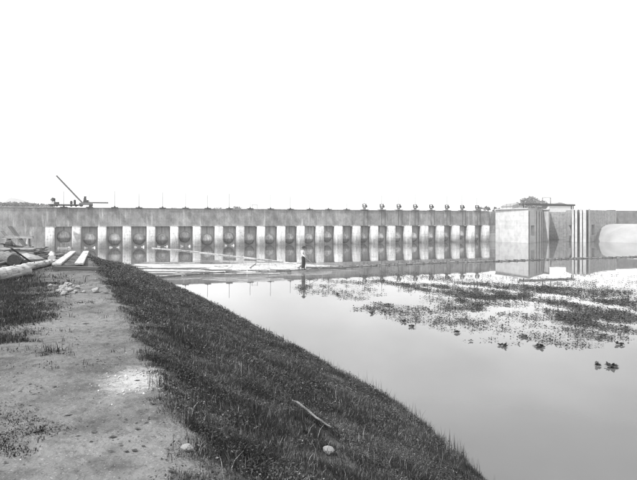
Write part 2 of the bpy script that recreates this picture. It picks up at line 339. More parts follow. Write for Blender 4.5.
for a_, b_ in zip(rings[:-1], rings[1:]):
    for k in range(32): gm.bm.faces.new((a_[k], a_[(k+1) % 32], b_[(k+1) % 32], b_[k]))
gm.bm.faces.new(rings[0]); bmesh.ops.recalc_face_normals(gm.bm, faces=gm.bm.faces)
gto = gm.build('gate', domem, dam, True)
rm = MB(); rg = [[rm.bm.verts.new((rr_*math.cos(2*PI*k/32), yy_, rr_*math.sin(2*PI*k/32))) for k in range(32)] for rr_, yy_ in ((.90, -.06), (.985, -.06), (.985, .12), (.90, .12))]
for j in range(4):
    for k in range(32): rm.bm.faces.new((rg[j][k], rg[j][(k+1) % 32], rg[(j+1) % 4][(k+1) % 32], rg[(j+1) % 4][k]))
bmesh.ops.recalc_face_normals(rm.bm, faces=rm.bm.faces); rmo = rm.build('rim', bayc, gto, True)
gs = MB(); gs.box((0, .02, 2.0), (.09, .09, 2.3)); gso = gs.build('gate_stem', rodm, gto)
for i in range(NB):
    xc = i*BAY+PWD+(BAY-PWD)/2
    if i == 0: bwi, gi, ri, si = bwo, gto, rmo, gso
    else:
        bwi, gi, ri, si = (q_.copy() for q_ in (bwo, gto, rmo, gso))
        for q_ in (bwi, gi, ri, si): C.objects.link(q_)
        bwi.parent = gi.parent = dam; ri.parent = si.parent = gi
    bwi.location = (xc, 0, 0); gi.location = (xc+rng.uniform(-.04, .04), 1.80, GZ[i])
# hoists and stems on the crest
def ord_lock(i): return ordn[NB-1-i]
def hoist(i):
    xc = i*BAY+PWD+(BAY-PWD)/2; big = i >= NB-8
    loc = D(xc, -1.0, TOP+.12)
    if big: lab = f'{ord_lock(i)} iron gate hoist from the white lock block on the dam crest'
    else: lab = f'thin gate spindle on its crest plate, {ordn[i]} from the derrick end'
    t = thing('gate_hoist' if big else 'gate_spindle', loc, lab, 'hoist' if big else 'spindle', 'iron gate hoists on the dam crest' if big else 'bare gate spindles on the dam crest', DA)
    MB().box((0, -.05, .05), (1.25 if big else .95, .95, .07)).build('platform', iron, t)
    if big:
        MB().box((0, 0, .33), (.46, .36, .40), bev=.04).build('gear_case', ramm, t)
        MB().tube((-.36, -.05, .68), (.36, -.05, .68), .08, n=10).build('drum', iron, t)
        MB().tube((.34, -.05, .62), (.44, -.05, .62), .22, n=16).build('hand_wheel', iron, t)
        f = MB(); f.box((-.3, 0, .72), (.07, .3, .56)); f.build('bracket', iron, t); f = MB(); f.box((.27, 0, .72), (.07, .3, .56)); f.build('bracket', iron, t)
        f = MB(); f.box((0, 0, 1.03), (.66, .34, .07)); f.build('top_plate', iron, t)
        f = MB(); f.tube((0, .0, .9), (0, .0, 2.5+.6*random.random()), .036, n=6); f.build('spindle', rodm, t)
        for sx in (-.36, .36):
            f = MB(); f.box((sx, -.57, -1.35), (.07, .06, 2.7)); f.build('guide_rail', iron, t)
    else:
        f = MB(); f.tube((0, 0, .08), (rng.uniform(-.03, .03), 0, 2.1+.6*random.random()), .032, n=6); f.build('stem', rodm, t)
        f = MB(); f.tube((0, 0, .10), (0, 0, .26), .14, .09, n=8); f.build('collar', iron, t)
for i in range(NB): hoist(i)

# derrick and cart on the crest at the near end
Yc = 74.0
t = thing('derrick', at(86, Yc, TOP+.12), 'derrick with a long raised jib standing on the dam crest', 'crane', rz=DA)
def rel(px, py): q_ = P(px, py, Yc)-t.location; return Vector((q_.x/math.cos(DA), 0, q_.z))
MB().box((0, 0, .40), (1.7, 1.2, .28), bev=.03).build('carriage', ramm, t)
for sx in (-.62, .62):
    for sy in (-.5, .5): MB().tube((sx, sy-.07, .26), (sx, sy+.07, .26), .26, n=14).build('wheel', iron, t)
MB().bar(rel(83.5, 203.6), rel(61, 176.3), .20, .24, .03).build('jib', ramm, t)
MB().bar(rel(82.5, 202.6), rel(105.5, 202.6), .20, .22, .03).build('tail_beam', ramm, t)
MB().box((0, 0, .72), (.7, .7, .40), bev=.04).build('winch_case', iron, t)
MB().tube((-.12, -.3, 1.05), (-.12, .3, 1.05), .20, n=12).build('winch_drum', iron, t)
MB().box((-.1, 0, 1.34), (.34, .3, .2), bev=.03).build('motor', iron, t)
tr = thing('flat_wagon', at(64, Yc, TOP+.12), 'flat rail wagon on the dam crest beside the derrick', 'wagon', rz=DA)
MB().box((0, 0, .30), (3.9, 1.1, .10)).build('deck', wood_mid, tr)
MB().box((0, 0, .19), (3.7, .2, .12)).build('chassis', iron, tr)
for sx in (-1.5, -.9, .9, 1.5): MB().tube((sx, -.45, .13), (sx, .45, .13), .13, n=10).build('wheel', iron, tr)
for px_, h_, w_, lab in ((71.3, .42, .36, 'low dark keg standing on the flat wagon'), (74.8, .58, .34, 'tall dark keg standing on the flat wagon nearest the derrick')):
    kg = thing('keg', at(px_, Yc, TOP+.475), lab, 'keg'); mb = MB(); mb.tube((0, 0, 0), (0, 0, h_/2), w_*.42, w_*.5, 12); mb.tube((0, 0, h_/2), (0, 0, h_), w_*.5, w_*.42, 12); mb.build('staves', iron, kg)
    MB().tube((0, 0, h_), (0, 0, h_+.03), w_*.36, n=12).build('lid', wood_dark, kg)
mx = thing('cement_mixer', at(53, Yc, TOP+.475), 'small tilted drum mixer on the end of the flat wagon', 'mixer')
MB().tube((-.05, 0, .45), (.12, 0, .85), .34, .24, 12).build('drum', iron, mx); MB().box((0, 0, .2), (.5, .5, .4), bev=.03).build('stand', plaster, mx); MB().box((.55, 0, .16), (.5, .4, .32), bev=.04).build('engine', iron, mx)
# timber gantry frame on the crest and a plank
t = thing('timber_gantry', D(10.9*BAY-6.7, -1.2, TOP+.12), 'thin timber frame standing on the middle of the dam crest', 'frame', rz=DA)
for sx in (-.45, .45): MB().box((sx, 0, .3), (.06, .06, .6)).build('post', ramm, t)
MB().box((0, 0, .63), (1.0, .07, .06)).build('rail', ramm, t)
# foam at the feet of the first gates
fv, fq = [], []
for i in (0, 1, 2, 3, 4, 5, 7):
    xc = i*BAY+PWD+(BAY-PWD)/2
    for k in range(26):
        a = rng.choice((-1, 1))*rng.uniform(.42, 1); s_ = xc+a*.72; t_ = -1.0+rng.uniform(-.1, .35); hh = .03+.42*max(0, abs(a)-.25)**1.2*rng.uniform(.4, 1.1); ww = rng.uniform(.05, .12)
        c_ = D(s_, t_, 0); k0 = len(fv)
        fv += [tuple(c_+Vector((-ww, -ww, -.05))), tuple(c_+Vector((ww, -ww, -.05))), tuple(c_+Vector((ww, ww, -.05))), tuple(c_+Vector((-ww, ww, -.05))), tuple(c_+Vector((rng.uniform(-.05, .05), 0, hh)))]
        fq += [(k0, k0+1, k0+4), (k0+1, k0+2, k0+4), (k0+2, k0+3, k0+4), (k0+3, k0, k0+4)]
o = np_mesh('foam', fv, fq, None, foamm); tag(o, 'white foam spilling under the near gates of the dam', 'foam', kind='stuff')
# small work float in the first bay
t = thing('work_float', D(PWD+1.35, -.35, .0), 'small pale timber work float in the first bay of the dam', 'float', rz=DA)
for k in range(4): MB().box((0, -.36+.24*k, .07), (1.5, .2, .16)).build('plank', wood_pale, t)
for sx in (-.6, 0, .6): MB().box((sx, .2, .45), (.07, .07, .62)).build('post', wood_pale, t)
MB().box((0, .2, .79), (1.35, .06, .07)).build('rail', wood_pale, t)

# ------------------------------------------------------------------ the lock at the far end
lock = thing('lock', at(545, 100, 0), 'pale concrete lock head with wing walls beyond the dam', 'lock')
LO = lock.location
def LP(px, Y): q_ = at(px, Y, 0)-LO; return (q_.x, q_.y)
def onf(pa, pb, px):
    a, b2 = at(*pa, 0), at(*pb, 0); k = (px-CX)/F; t_ = (k*a.y-a.x)/((b2.x-a.x)-k*(b2.y-a.y)); return (px, a.y+t_*(b2.y-a.y))
def block(name, pts, z1, m, cuts=(), z0=-1.0):
    mb = MB(); mb.prism([LP(*p) for p in pts], z0, z1); o = mb.build(name, m, lock)
    for (pa, pb, z0, zz1, dep) in cuts:    # niche cut into the face between two footprint points
        a, b2 = Vector((*LP(*pa), 0)), Vector((*LP(*pb), 0)); mid = (a+b2)/2; d = b2-a; rot = Matrix.Rotation(math.atan2(d.y, d.x), 3, 'Z')
        cb = MB(); cb.box(mid+Vector((0, 0, (z0+zz1)/2)), (d.length, dep*2, zz1-z0), rot); co = cb.build('cutter', None)
        co.location = LO
        md = o.modifiers.new('b', 'BOOLEAN'); md.operation = 'DIFFERENCE'; md.object = co; md.solver = 'EXACT'
        bpy.context.view_layer.update(); dg = bpy.context.evaluated_depsgraph_get(); me = bpy.data.meshes.new_from_object(o.evaluated_get(dg))
        o.modifiers.clear(); o.data = me; bpy.data.objects.remove(co)
    return o
LT = 6.0
block('entrance_pier', [(495.5, 101.5), (527.5, 94.0), (528.2, 93.9), (543, 102.5), (548.5, 101.2), (549.3, 102.2), (549.3, 114), (500, 114)], LT, lockc,
      [(onf((528.2, 93.9), (543, 102.5), 531.0), onf((528.2, 93.9), (543, 102.5), 534.6), 1.3, 3.1, .8)])
block('coping', [(494.8, 101.2), (527.9, 93.7), (543.2, 102.2), (548.7, 100.9), (549.6, 102.0), (549.6, 113.9), (499.6, 113.9)], LT+.16, lockc, z0=LT+.001)
block('chamber_wall', [(549.5, 113.5), (567, 113.0), (567, 118), (549.5, 118)], LT-.2, lockd)
block('side_pier', [(565.8, 104.5), (573, 99.6), (586, 98.6), (596, 103.5), (596, 116), (565.8, 116)], LT-.05, lockd,
      [(onf((565.8, 104.5), (573, 99.6), 568.8), onf((565.8, 104.5), (573, 99.6), 571.2), 1.2, 3.1, .8), (onf((586, 98.6), (596, 103.5), 591.6), onf((586, 98.6), (596, 103.5), 594.6), 1.2, 3.2, .8)])
for a_, b_ in (((571.9, 98.9), (573.9, 98.6)), ((575.0, 98.5), (577.2, 98.3)), ((579.8, 98.0), (582.0, 97.8)), ((583.0, 97.7), (586.0, 97.4)), ((588.4, 98.6), (590.2, 99.5))):
    block('pilaster', [a_, b_, (b_[0], b_[1]+1.5), (a_[0], a_[1]+1.5)], LT+.08, lockc)
for px_ in (529.4, 536.6, 539.4, 541.6):
    q1, q2 = onf((528.2, 93.9), (543, 102.5), px_), onf((528.2, 93.9), (543, 102.5), px_+.75); block('rib', [(q1[0]+.35, q1[1]-.28), (q2[0]+.35, q2[1]-.28), (q2[0]-.3, q2[1]+.4), (q1[0]-.3, q1[1]+.4)], LT-.35, lockc)
for a_ in ((578.4, 98.9),):
    pp = Vector((*LP(*a_), 0)); MB().box(pp+Vector((0, -.05, 2.5)), (.09, .09, 7)).build('ladder_rail', iron, lock)
for k in range(7): MB().box(Vector((*LP(503+k*3.6, onf((495.5, 101.5), (527.5, 94.0), 503+k*3.6)[1]+.5), LT+.55)), (.05, .05, .85)).build('rail_post', ramm, lock)
wing = thing('wing_wall', at(597, 104, 0), 'grey stained concrete wing wall beyond the lock head', 'wall')
def WP(px, Y): q_ = at(px, Y, 0)-wing.location; return (q_.x, q_.y)
MB().prism([WP(595.4, 103.9), WP(616, 109.0), WP(616, 116), WP(595.4, 117)], -1, 6.0).build('wall', lockd, wing)
MB().prism([WP(616.1, 111.6), WP(720, 118), WP(720, 124), WP(616.1, 119)], -1, 6.05).build('rough_wall', earth, wing)
MB().box(at(611, 110.5, 6.08)-wing.location, (1.6, .6, .16)).build('cap_stone', iron, wing)
# pale stone-dust embankment against the wing wall
A0 = at(636, 102.0, 0); A1 = at(730, 106, 0); gx = np.arange(52, 100, .5); gy = np.arange(93, 118, .5); GX, GY = np.meshgrid(gx, gy)
ev = (A1-A0).normalized(); al_ = (GX-A0.x)*ev.x+(GY-A0.y)*ev.y; pp_ = (GX-A0.x)*ev.y-(GY-A0.y)*ev.x; dd = np.hypot(np.maximum(0, -al_), np.maximum(0, pp_))
GZ_ = 3.3*(1-(dd/6.8)**2.6)+(fbm(GX*.5, GY*.5)-.45)*.18; GZ_ = np.maximum(GZ_, -1.2)
Vv = np.stack([GX, GY, GZ_], -1).reshape(-1, 3); nxx = len(gx); ii = (np.arange(len(gy)-1)[:, None]*nxx+np.arange(nxx-1)[None, :]).ravel()
o = np_mesh('embankment', Vv, None, np.stack([ii, ii+1, ii+nxx+1, ii+nxx], 1), pale_bank, smooth=True); tag(o, kind='structure')
# footbridge over the lock head
fb = thing('footbridge', at(545, 98.5, LT), 'dark narrow footbridge laid across the top of the lock', 'bridge')
FO = fb.location
def FB(px, z, Y=98.5): return at(px, Y, z)-FO
MB().bar(FB(520.5, 6.92, 97.5), FB(573.5, 6.80, 99.5), 1.1, .34, .02).build('deck', iron, fb)
for px_, Y_ in ((523.5, 97.6), (571.5, 99.6), (573.2, 101.5)): MB().bar(FB(px_, 6.0, Y_), FB(px_, 6.75, Y_), .16, .16).build('post', iron, fb)
MB().bar(FB(512, 6.15, 97.2), FB(523, 6.75, 97.2), .14, .14).build('strut', ramm, fb)
for px_ in (542.5, 550.5): MB().bar(FB(px_, 7.0), FB(px_, 8.15), .13, .13).build('post', ramm, fb)
MB().bar(FB(542.3, 8.15), FB(550.7, 8.15), .13, .13).build('handrail', ramm, fb)

# ------------------------------------------------------------------ trees, hill and houses behind
def leaves(cs, rad, n, size, squash=.8):
    """n leaf faces spread through the clumps cs"""
    cs = np.asarray(cs, float); k = rng.integers(0, len(cs), n); d = rng.normal(size=(n, 3)); d /= np.linalg.norm(d, axis=1)[:, None]
    r = rng.random(n)**.45; p = cs[k]+d*(r*np.asarray(rad)[k])[:, None]*np.array([1, 1, squash])
    a = rng.normal(size=(n, 3)); a /= np.linalg.norm(a, axis=1)[:, None]; b_ = np.cross(a, rng.normal(size=(n, 3))); b_ /= np.linalg.norm(b_, axis=1)[:, None]
    s = size*rng.uniform(.5, 1.3, n)[:, None]; v = np.stack([p-a*s, p+b_*s*.55, p+a*s, p-b_*s*.55], 1).reshape(-1, 3)
    return v, np.arange(n*4).reshape(-1, 4)
def tree(name, loc, h, wdt, label, fol, n=1400, seed=0, group=None, leaf=.28, trunk=.35):
    rr = random.Random(seed); t = thing(name, loc, label, 'tree' if 'tree' in name else 'bush', group)
    mb = MB(); mb.log((0, 0, -.3), (rr.uniform(-.2, .2), 0, h*.62), h*.035, h*.014, 8, 6, .06, seed); mb.build('trunk', barkm, t)
    cs, rd = [], []
    for k in range(11):
        a = rr.uniform(0, 2*PI); q_ = rr.uniform(.1, .38)*wdt; z = h*(trunk+.14+rr.random()*(.78-trunk)); cs.append((q_*math.cos(a), q_*math.sin(a), z)); rd.append(wdt*rr.uniform(.13, .25))
        if k % 2 == 0: m2 = MB(); m2.tube((0, 0, h*trunk*rr.uniform(.8, 1.2)), cs[-1], h*.014, h*.005, 6); m2.build('limb', barkm, t)
    cs.append((0, 0, h*.86)); rd.append(wdt*.18)
    v, q_ = leaves(cs, rd, n, leaf); np_mesh('crown', v, None, q_, fol, t)
    return t
BG = 2.4
def btop(px, py, Y): return P(px, py, Y).z-BG
for k, (px_, py_, Y_, wd, lab) in enumerate((
    (524, 196.8, 190, 7.5, 'pale leafy tree behind the lock, leftmost of the group above the footbridge'),
    (532, 195.8, 200, 8, 'tallest pale tree behind the lock, above the middle of the footbridge'),
    (540, 198.5, 195, 6, 'pale tree behind the lock beside the footbridge handrail'),
    (517, 200.5, 185, 4.5, 'low pale tree beside the gabled house behind the lock'))):
    tree('tree', at(px_, Y_, BG), btop(px_, py_, Y_), wd, lab, far_fol, 1500, 40+k, 'trees behind the lock', .38, .25)
for k, (px_, py_, Y_, wd, lab) in enumerate((
    (481, 205.3, 150, 3.6, 'rounded bush behind the last hoist on the dam crest'),
    (488, 205.6, 150, 3.2, 'middle bush of three between the last hoist and the lock block'),
    (495, 205.3, 150, 3.0, 'bush behind the corner of the white lock block'),
    (236, 206.2, 130, 3.4, 'dark bush showing over the middle of the dam crest'),
    (206, 207.2, 130, 3.0, 'low bush behind the crest, closest to the thin timber frame on its derrick side'),
    (216, 207.4, 130, 4.5, 'wide low bush just showing over the crest'),
    (176, 207.4, 120, 2.6, 'small bush barely showing over the crest near the derrick'))):
    tree('bush', at(px_, Y_, BG), btop(px_, py_, Y_), wd, lab, foliage, 700, 60+k, 'bushes showing over the dam crest', .22, .1)
def house(px_, Y_, wd, dp, eave, ridge, lab):
    t = thing('house', at(px_, Y_, BG), lab, 'house', rz=.15); MB().box((0, 0, eave/2), (wd, dp, eave)).build('wall', plaster, t)
    mb = MB(); x, y = wd/2+.25, dp/2+.3; vs_ = [mb.bm.verts.new(p) for p in ((-x, -y, eave), (x, -y, eave), (x, y, eave), (-x, y, eave), (0, -y, ridge), (0, y, ridge))]
    for f in ((0, 1, 4), (2, 3, 5), (1, 2, 5, 4), (3, 0, 4, 5), (3, 2, 1, 0)): mb.bm.faces.new([vs_[k] for k in f])
    rf = mb.build('roof', roofm, t); MB().box((x*.4, 0, ridge-.1), (.5, .5, 1.0)).build('chimney', plaster, rf)
house(512.5, 170, 4.2, 7, btop(512, 206.4, 170), btop(512, 203.2, 170), 'small gabled house behind the lock beside the footbridge strut')
house(554, 210, 9, 8, btop(554, 206, 210), btop(554, 202.6, 210), 'low house half hidden behind the footbridge deck')
# wooded rise and a pale spoil heap behind the near end
cs = []; rd = []
for k in range(260):
    px_ = rng.uniform(-190, 52); Y_ = rng.uniform(190, 215); yt = 201.5+max(0, (px_-30))*.13+rng.uniform(-.4, .6); z = P(px_, yt, Y_).z; r_ = rng.uniform(1.1, 1.8)
    for zz in (z-r_, z-r_*2.2, z-r_*3.6): c_ = at(px_, Y_, max(zz, 3)); cs.append(tuple(c_)); rd.append(r_)
v, q_ = leaves(cs, rd, 40000, .5); o = np_mesh('woods', v, None, q_, foliage); tag(o, 'far dark wood on the horizon behind the near end of the dam', 'wood', kind='stuff')
mb = MB(); Yh = 700
hv = [(4, 202.5), (11, 200.6), (14.5, 198.3), (17, 197.9), (20, 198.6), (24.5, 199.8), (28, 202.5)]
fr = [mb.bm.verts.new(P(a, b_, Yh)+Vector((0, -12*math.sin(PI*(a-4)/24), 0))) for a, b_ in hv]; lo = [mb.bm.verts.new(Vector((P(a, b_, Yh).x*1.0, Yh-60, BG))) for a, b_ in hv]; bk = [mb.bm.verts.new(Vector((P(a, b_, Yh).x, Yh+60, BG))) for a, b_ in hv]
for k in range(6): mb.bm.faces.new((lo[k], lo[k+1], fr[k+1], fr[k])); mb.bm.faces.new((fr[k], fr[k+1], bk[k+1], bk[k]))
o = mb.build('hill', earth, None, True); tag(o, kind='structure')

# ------------------------------------------------------------------ booms, raft and the man on it
def boom(name, pts, z, r, n, m, label, pegs=0, gap=.12, double=0.0, wob=.03):
    q_ = [W(a, b_, 0) for a, b_ in pts]; seg = [(q_[i+1]-q_[i]).length for i in range(len(q_)-1)]; L = sum(seg)
    def pos(s):
        for i, sl in enumerate(seg):
            if s <= sl or i == len(seg)-1: return q_[i].lerp(q_[i+1], s/sl)
            s -= sl
    t = thing(name, q_[0], label, 'boom'); o0 = q_[0]; step = L/n
    for k in range(n):
        a, b_ = pos(k*step+gap/2)-o0, pos((k+1)*step-gap/2)-o0; sd_ = (b_-a).cross(Vector((0, 0, 1))).normalized()
        for s_ in ((-double/2, double/2) if double else (0,)):
            rr_ = r*random.uniform(.85, 1.15); MB().log(a+sd_*s_+Vector((0, 0, z)), b_+sd_*s_+Vector((0, 0, z+random.uniform(-.02, .02))), rr_, rr_*.85, 10, 6, wob, k*7+int(s_*100)).build('log', m, t, True)
        if pegs and k % 1 == 0:
            for j in range(pegs):
                c_ = a.lerp(b_, (j+.3)/pegs+random.uniform(-.05, .05)); MB().box(c_+Vector((0, 0, z+r*.9)), (.10, .12+double, .07), Matrix.Rotation(math.atan2((b_-a).y, (b_-a).x), 3, 'Z')).build('cross_tie', wood_dark, t)
    return t
boom('floating_boom', [(152, 248.3), (180, 250.4), (230, 256.2), (270, 260.6), (298, 264.6)], .03, .075, 13, wood_pale, 'curved pale log boom leading from the dam piers to the raft')
boom('floating_boom', [(158, 277.8), (190, 275.2), (228, 272.2), (262, 270.6), (292, 271.2)], .02, .08, 6, wood_dark, 'thin dark log boom running from the grassy bank to the man')
boom('floating_boom', [(318, 268.5), (350, 267.0), (400, 264.6), (450, 262.6), (500, 261.4), (560, 259.2), (640, 257.0), (720, 255.0)], .03, .075, 26, wood_mid, 'long double log boom stretching across the water before the lock', pegs=2, double=.40)
# pale sheet added for the sky-bright ripples in the slack water behind the boom
gx = np.arange(-22, 5, .16); gy = np.arange(35, 53, .16); GX, GY = np.meshgrid(gx, gy); pxx = CX+F*GX/GY; pyy = HY+EYE*F/GY
msk = sstep(118, 140, pxx)*(1-sstep(270, 360, pxx))*sstep(261.5, 264, pyy)*(1-sstep(270, 281, pyy+(pxx-200)*.02))
den = msk*(.46+1.5*(np.clip(vnoise(GX*.16+3, GY*1.3)*.6+vnoise(GX*.4+8, GY*2.9)*.4, 0, 1)-.42))+(fbm(GX*1.2, GY*3.4)-.47)*.35; nn_ = len(gx); ii = (np.arange(len(gy)-1)[:, None]*nn_+np.arange(nn_-1)[None, :]).ravel()
kp = den[:-1, :-1].ravel() > .46; ii = ii[kp]; Vv = np.stack([GX+rng.uniform(-.07, .07, GX.shape), GY+rng.uniform(-.07, .07, GX.shape), np.full(GX.shape, .008)], -1).reshape(-1, 3)
f_ = np.stack([ii, ii+1, ii+nn_+1, ii+nn_], 1); u_, inv = np.unique(f_.ravel(), return_inverse=True)
o = np_mesh('ripple_sheen', Vv[u_], None, inv.reshape(-1, 4), M('ripple_sheen', .28, .44, .8, .9, .3, 8, stretch=(.4, 1.4, 1))); tag(o, 'pale sheet standing in for sky-bright ripples on the water between bank and raft', 'ripple_sheen', kind='stuff')
# raft of pale timbers
raft = thing('timber_raft', W(280, 268), 'pale timber raft floating in the ripples that the man stands on', 'raft')
RO = raft.location
tim = [((222, 266.0), (304, 263.6), .17), ((214, 267.0), (318, 265.4), .18), ((228, 268.0), (330, 266.6), .18), ((240, 269.0), (338, 267.6), .19), ((224, 269.8), (306, 269.4), .18), ((232, 270.8), (290, 270.4), .15)]
for k, (a, b_, r_) in enumerate(tim): MB().log(W(*a)-RO+Vector((0, 0, .05)), W(*b_)-RO+Vector((0, 0, .04)), r_*.72, r_*.55, 12, 8, .04, 90+k).build('timber', wood_pale, raft, True)
MB().log(W(306, 268.6)-RO+Vector((0, 0, .04)), W(346, 268.4)-RO+Vector((0, 0, .02)), .13, .10, 10, 6, .05, 99).build('dark_timber', wood_dark, raft, True)
for px_ in (250, 298): MB().bar(W(px_, 270.2)-RO+Vector((0, 0, .18)), W(px_+6, 265.4)-RO+Vector((0, 0, .18)), .09, .04).build('batten', wood_mid, raft)

def skin_mesh(name, verts, edges, radii, m, parent, sub=2, root=0):
    me = bpy.data.meshes.new(name); me.from_pydata([tuple(v_) for v_ in verts], edges, []); o = bpy.data.objects.new(name, me); C.objects.link(o)
    md = o.modifiers.new('s', 'SKIN'); md.use_smooth_shade = True
    for k, r_ in enumerate(radii):
        sv = me.skin_vertices[0].data[k]; sv.radius = (r_, r_) if not isinstance(r_, tuple) else r_; sv.use_root = (k == root)
    s2 = o.modifiers.new('d', 'SUBSURF'); s2.levels = sub; s2.render_levels = sub
    bpy.context.view_layer.update(); dg = bpy.context.evaluated_depsgraph_get(); m2 = bpy.data.meshes.new_from_object(o.evaluated_get(dg)); o.modifiers.clear(); o.data = m2
    o.parent = parent; m2.materials.append(m)
    m2.polygons.foreach_set('use_smooth', [True]*len(m2.polygons))
    return o
mz = .17; man_at = W(303.3, 269.8, mz)
man = thing('person', man_at, 'standing person in white shirt, dark trousers and dark hat on the raft', 'person', rz=math.radians(-28))
# local axes: faces +x, left is +y
J = {'pel': (0, 0, .93), 'wst': (-.01, 0, 1.08), 'ch': (.01, 0, 1.28), 'nk': (.02, 0, 1.46), 'hb': (.035, 0, 1.54), 'hd': (.05, 0, 1.64),
     'sl': (.0, .18, 1.40), 'el': (-.03, .25, 1.13), 'wl': (.10, .26, .92), 'sr': (.0, -.18, 1.40), 'er': (.04, -.24, 1.14), 'wr': (.24, -.20, 1.00),
     'hl': (0, .10, .88), 'kl': (.035, .12, .49), 'al': (-.02, .12, .09), 'hr': (0, -.10, .88), 'kr': (.02, -.11, .49), 'ar': (-.05, -.11, .09), 'tl': (.14, .14, .035), 'tr': (.11, -.14, .035)}
def chain(keys, ed, rd_, nm, m, par, sub=2):
    vv = [J[k] for k in keys]; ee = [(keys.index(a), keys.index(b_)) for a, b_ in ed]; return skin_mesh(nm, vv, ee, rd_, m, par, sub)
def hand(side, wk, curl):
    wx = Vector(J[wk]); f = Vector((.75, 0, -.65)).normalized() if side < 0 else Vector((.25, 0, -.97)).normalized(); s_ = Vector((0, 1, 0)); up = f.cross(s_)
    vv = [wx, wx+f*.09]; ee = [(0, 1)]; rr_ = [.026, (.036, .018)]
    for k in range(4):
        b0 = len(vv); root = wx+f*.095+s_*(-.030+.020*k); ln_ = (.075, .085, .08, .062)[k]
        p1 = root+f*ln_*.5-up*curl*.02; p2 = p1+f*ln_*.35-up*curl*.045; vv += [root, p1, p2]; ee += [(1, b0), (b0, b0+1), (b0+1, b0+2)]; rr_ += [.010, .009, .008]
    b0 = len(vv); th = wx+f*.03+s_*(.035*side); vv += [th, th+f*.035+s_*.025*side, th+f*.065+s_*.022*side-up*.02]; ee += [(0, b0), (b0, b0+1), (b0+1, b0+2)]; rr_ += [.013, .011, .009]
    return vv, ee, rr_
bk_ = ['pel', 'wst', 'ch', 'nk', 'hb', 'hd', 'sl', 'el', 'wl', 'sr', 'er', 'wr', 'hl', 'kl', 'al', 'tl', 'hr', 'kr', 'ar', 'tr']
be = [('pel', 'wst'), ('wst', 'ch'), ('ch', 'nk'), ('nk', 'hb'), ('hb', 'hd'), ('ch', 'sl'), ('sl', 'el'), ('el', 'wl'), ('ch', 'sr'), ('sr', 'er'), ('er', 'wr'), ('pel', 'hl'), ('hl', 'kl'), ('kl', 'al'), ('al', 'tl'), ('pel', 'hr'), ('hr', 'kr'), ('kr', 'ar'), ('ar', 'tr')]
br = [(.12, .14), (.11, .13), (.12, .15), .058, .075, (.092, .08), .06, .043, .028, .06, .043, .028, .08, .055, .04, .035, .08, .055, .04, .035]
vv = [Vector(J[k]) for k in bk_]; ee = [(bk_.index(a), bk_.index(b_)) for a, b_ in be]; rr_ = list(br)
for side, wk, cu in ((1, 'wl', .5), (-1, 'wr', 1.0)):
    hv_, he, hr_ = hand(side, wk, cu); off = len(vv); wi = bk_.index(wk); vv += hv_[1:]; rr_ += hr_[1:]
    ee += [((wi if a == 0 else off+a-1), (wi if b_ == 0 else off+b_-1)) for a, b_ in he]
vv += [Vector((.135, 0, 1.615)), Vector((.05, .085, 1.62)), Vector((.05, -.085, 1.62)), Vector((.11, 0, 1.55))]; hi_ = bk_.index('hd'); ee += [(hi_, len(vv)-4), (hi_, len(vv)-3), (hi_, len(vv)-2), (bk_.index('hb'), len(vv)-1)]; rr_ += [.016, .018, .018, .03]
skin_mesh('body', vv, ee, rr_, skinm, man)
k_ = ['pel', 'wst', 'ch', 'nk', 'sl', 'el', 'sr', 'er', 'wl', 'wr']
chain(k_, [('pel', 'wst'), ('wst', 'ch'), ('ch', 'nk'), ('ch', 'sl'), ('sl', 'el'), ('ch', 'sr'), ('sr', 'er'), ('el', 'wl'), ('er', 'wr')], [(.13, .155), (.135, .16), (.15, .18), .072, .085, .065, .085, .065, .045, .045], 'shirt', cloth_white, man)
k_ = ['wst', 'pel', 'hl', 'kl', 'al', 'hr', 'kr', 'ar']; J['wst'] = (-.01, 0, 1.04)
chain(k_, [('wst', 'pel'), ('pel', 'hl'), ('hl', 'kl'), ('kl', 'al'), ('pel', 'hr'), ('hr', 'kr'), ('kr', 'ar')], [(.135, .16), (.145, .165), .105, .085, .075, .105, .085, .075], 'trousers', cloth_dark, man)
for a, tn in (('al', 'tl'), ('ar', 'tr')):
    A_, T_ = Vector(J[a]), Vector(J[tn]); skin_mesh('shoe', [A_+Vector((-.05, 0, -.04)), A_+Vector((.05, 0, -.04)), T_], [(0, 1), (1, 2)], [(.05, .045), (.055, .05), (.045, .035)], cloth_dark, man)
hm = MB(); prof = [(.001, 1.80), (.07, 1.795), (.10, 1.76), (.108, 1.685), (.19, 1.675), (.19, 1.66), (.10, 1.655)]
rg = [[hm.bm.verts.new((.045+a*math.cos(2*PI*k/20)*1.08, a*math.sin(2*PI*k/20), z_-.03*math.cos(2*PI*k/20)*a*2)) for k in range(20)] for a, z_ in prof]
for a, b_ in zip(rg[:-1], rg[1:]):
    for k in range(20): hm.bm.faces.new((a[k], a[(k+1) % 20], b_[(k+1) % 20], b_[k]))
hm.build('hat', felt, man, True)
skin_mesh('hair', [(-.03, 0, 1.66), (-.05, 0, 1.58)], [(0, 1)], [(.085, .075), (.05, .05)], felt, man)
# boat hook held in the hand
R_ = Matrix.Rotation(math.radians(-28), 3, 'Z'); hw = man_at+R_ @ Vector((.31, -.20, .935))
bh = thing('boat_hook', hw, 'thin pale boat hook held low by the person on the raft', 'pole'); ba = R_ @ Vector((1.35, -.3, -.78)); bb = R_ @ Vector((-.5, .1, .30))
MB().tube(bb, ba, .016, .014, 8).build('shaft', wood_mid, bh); MB().tube(ba, ba+(ba-bb).normalized()*.12, .016, .004, 8).build('tip', iron, bh)

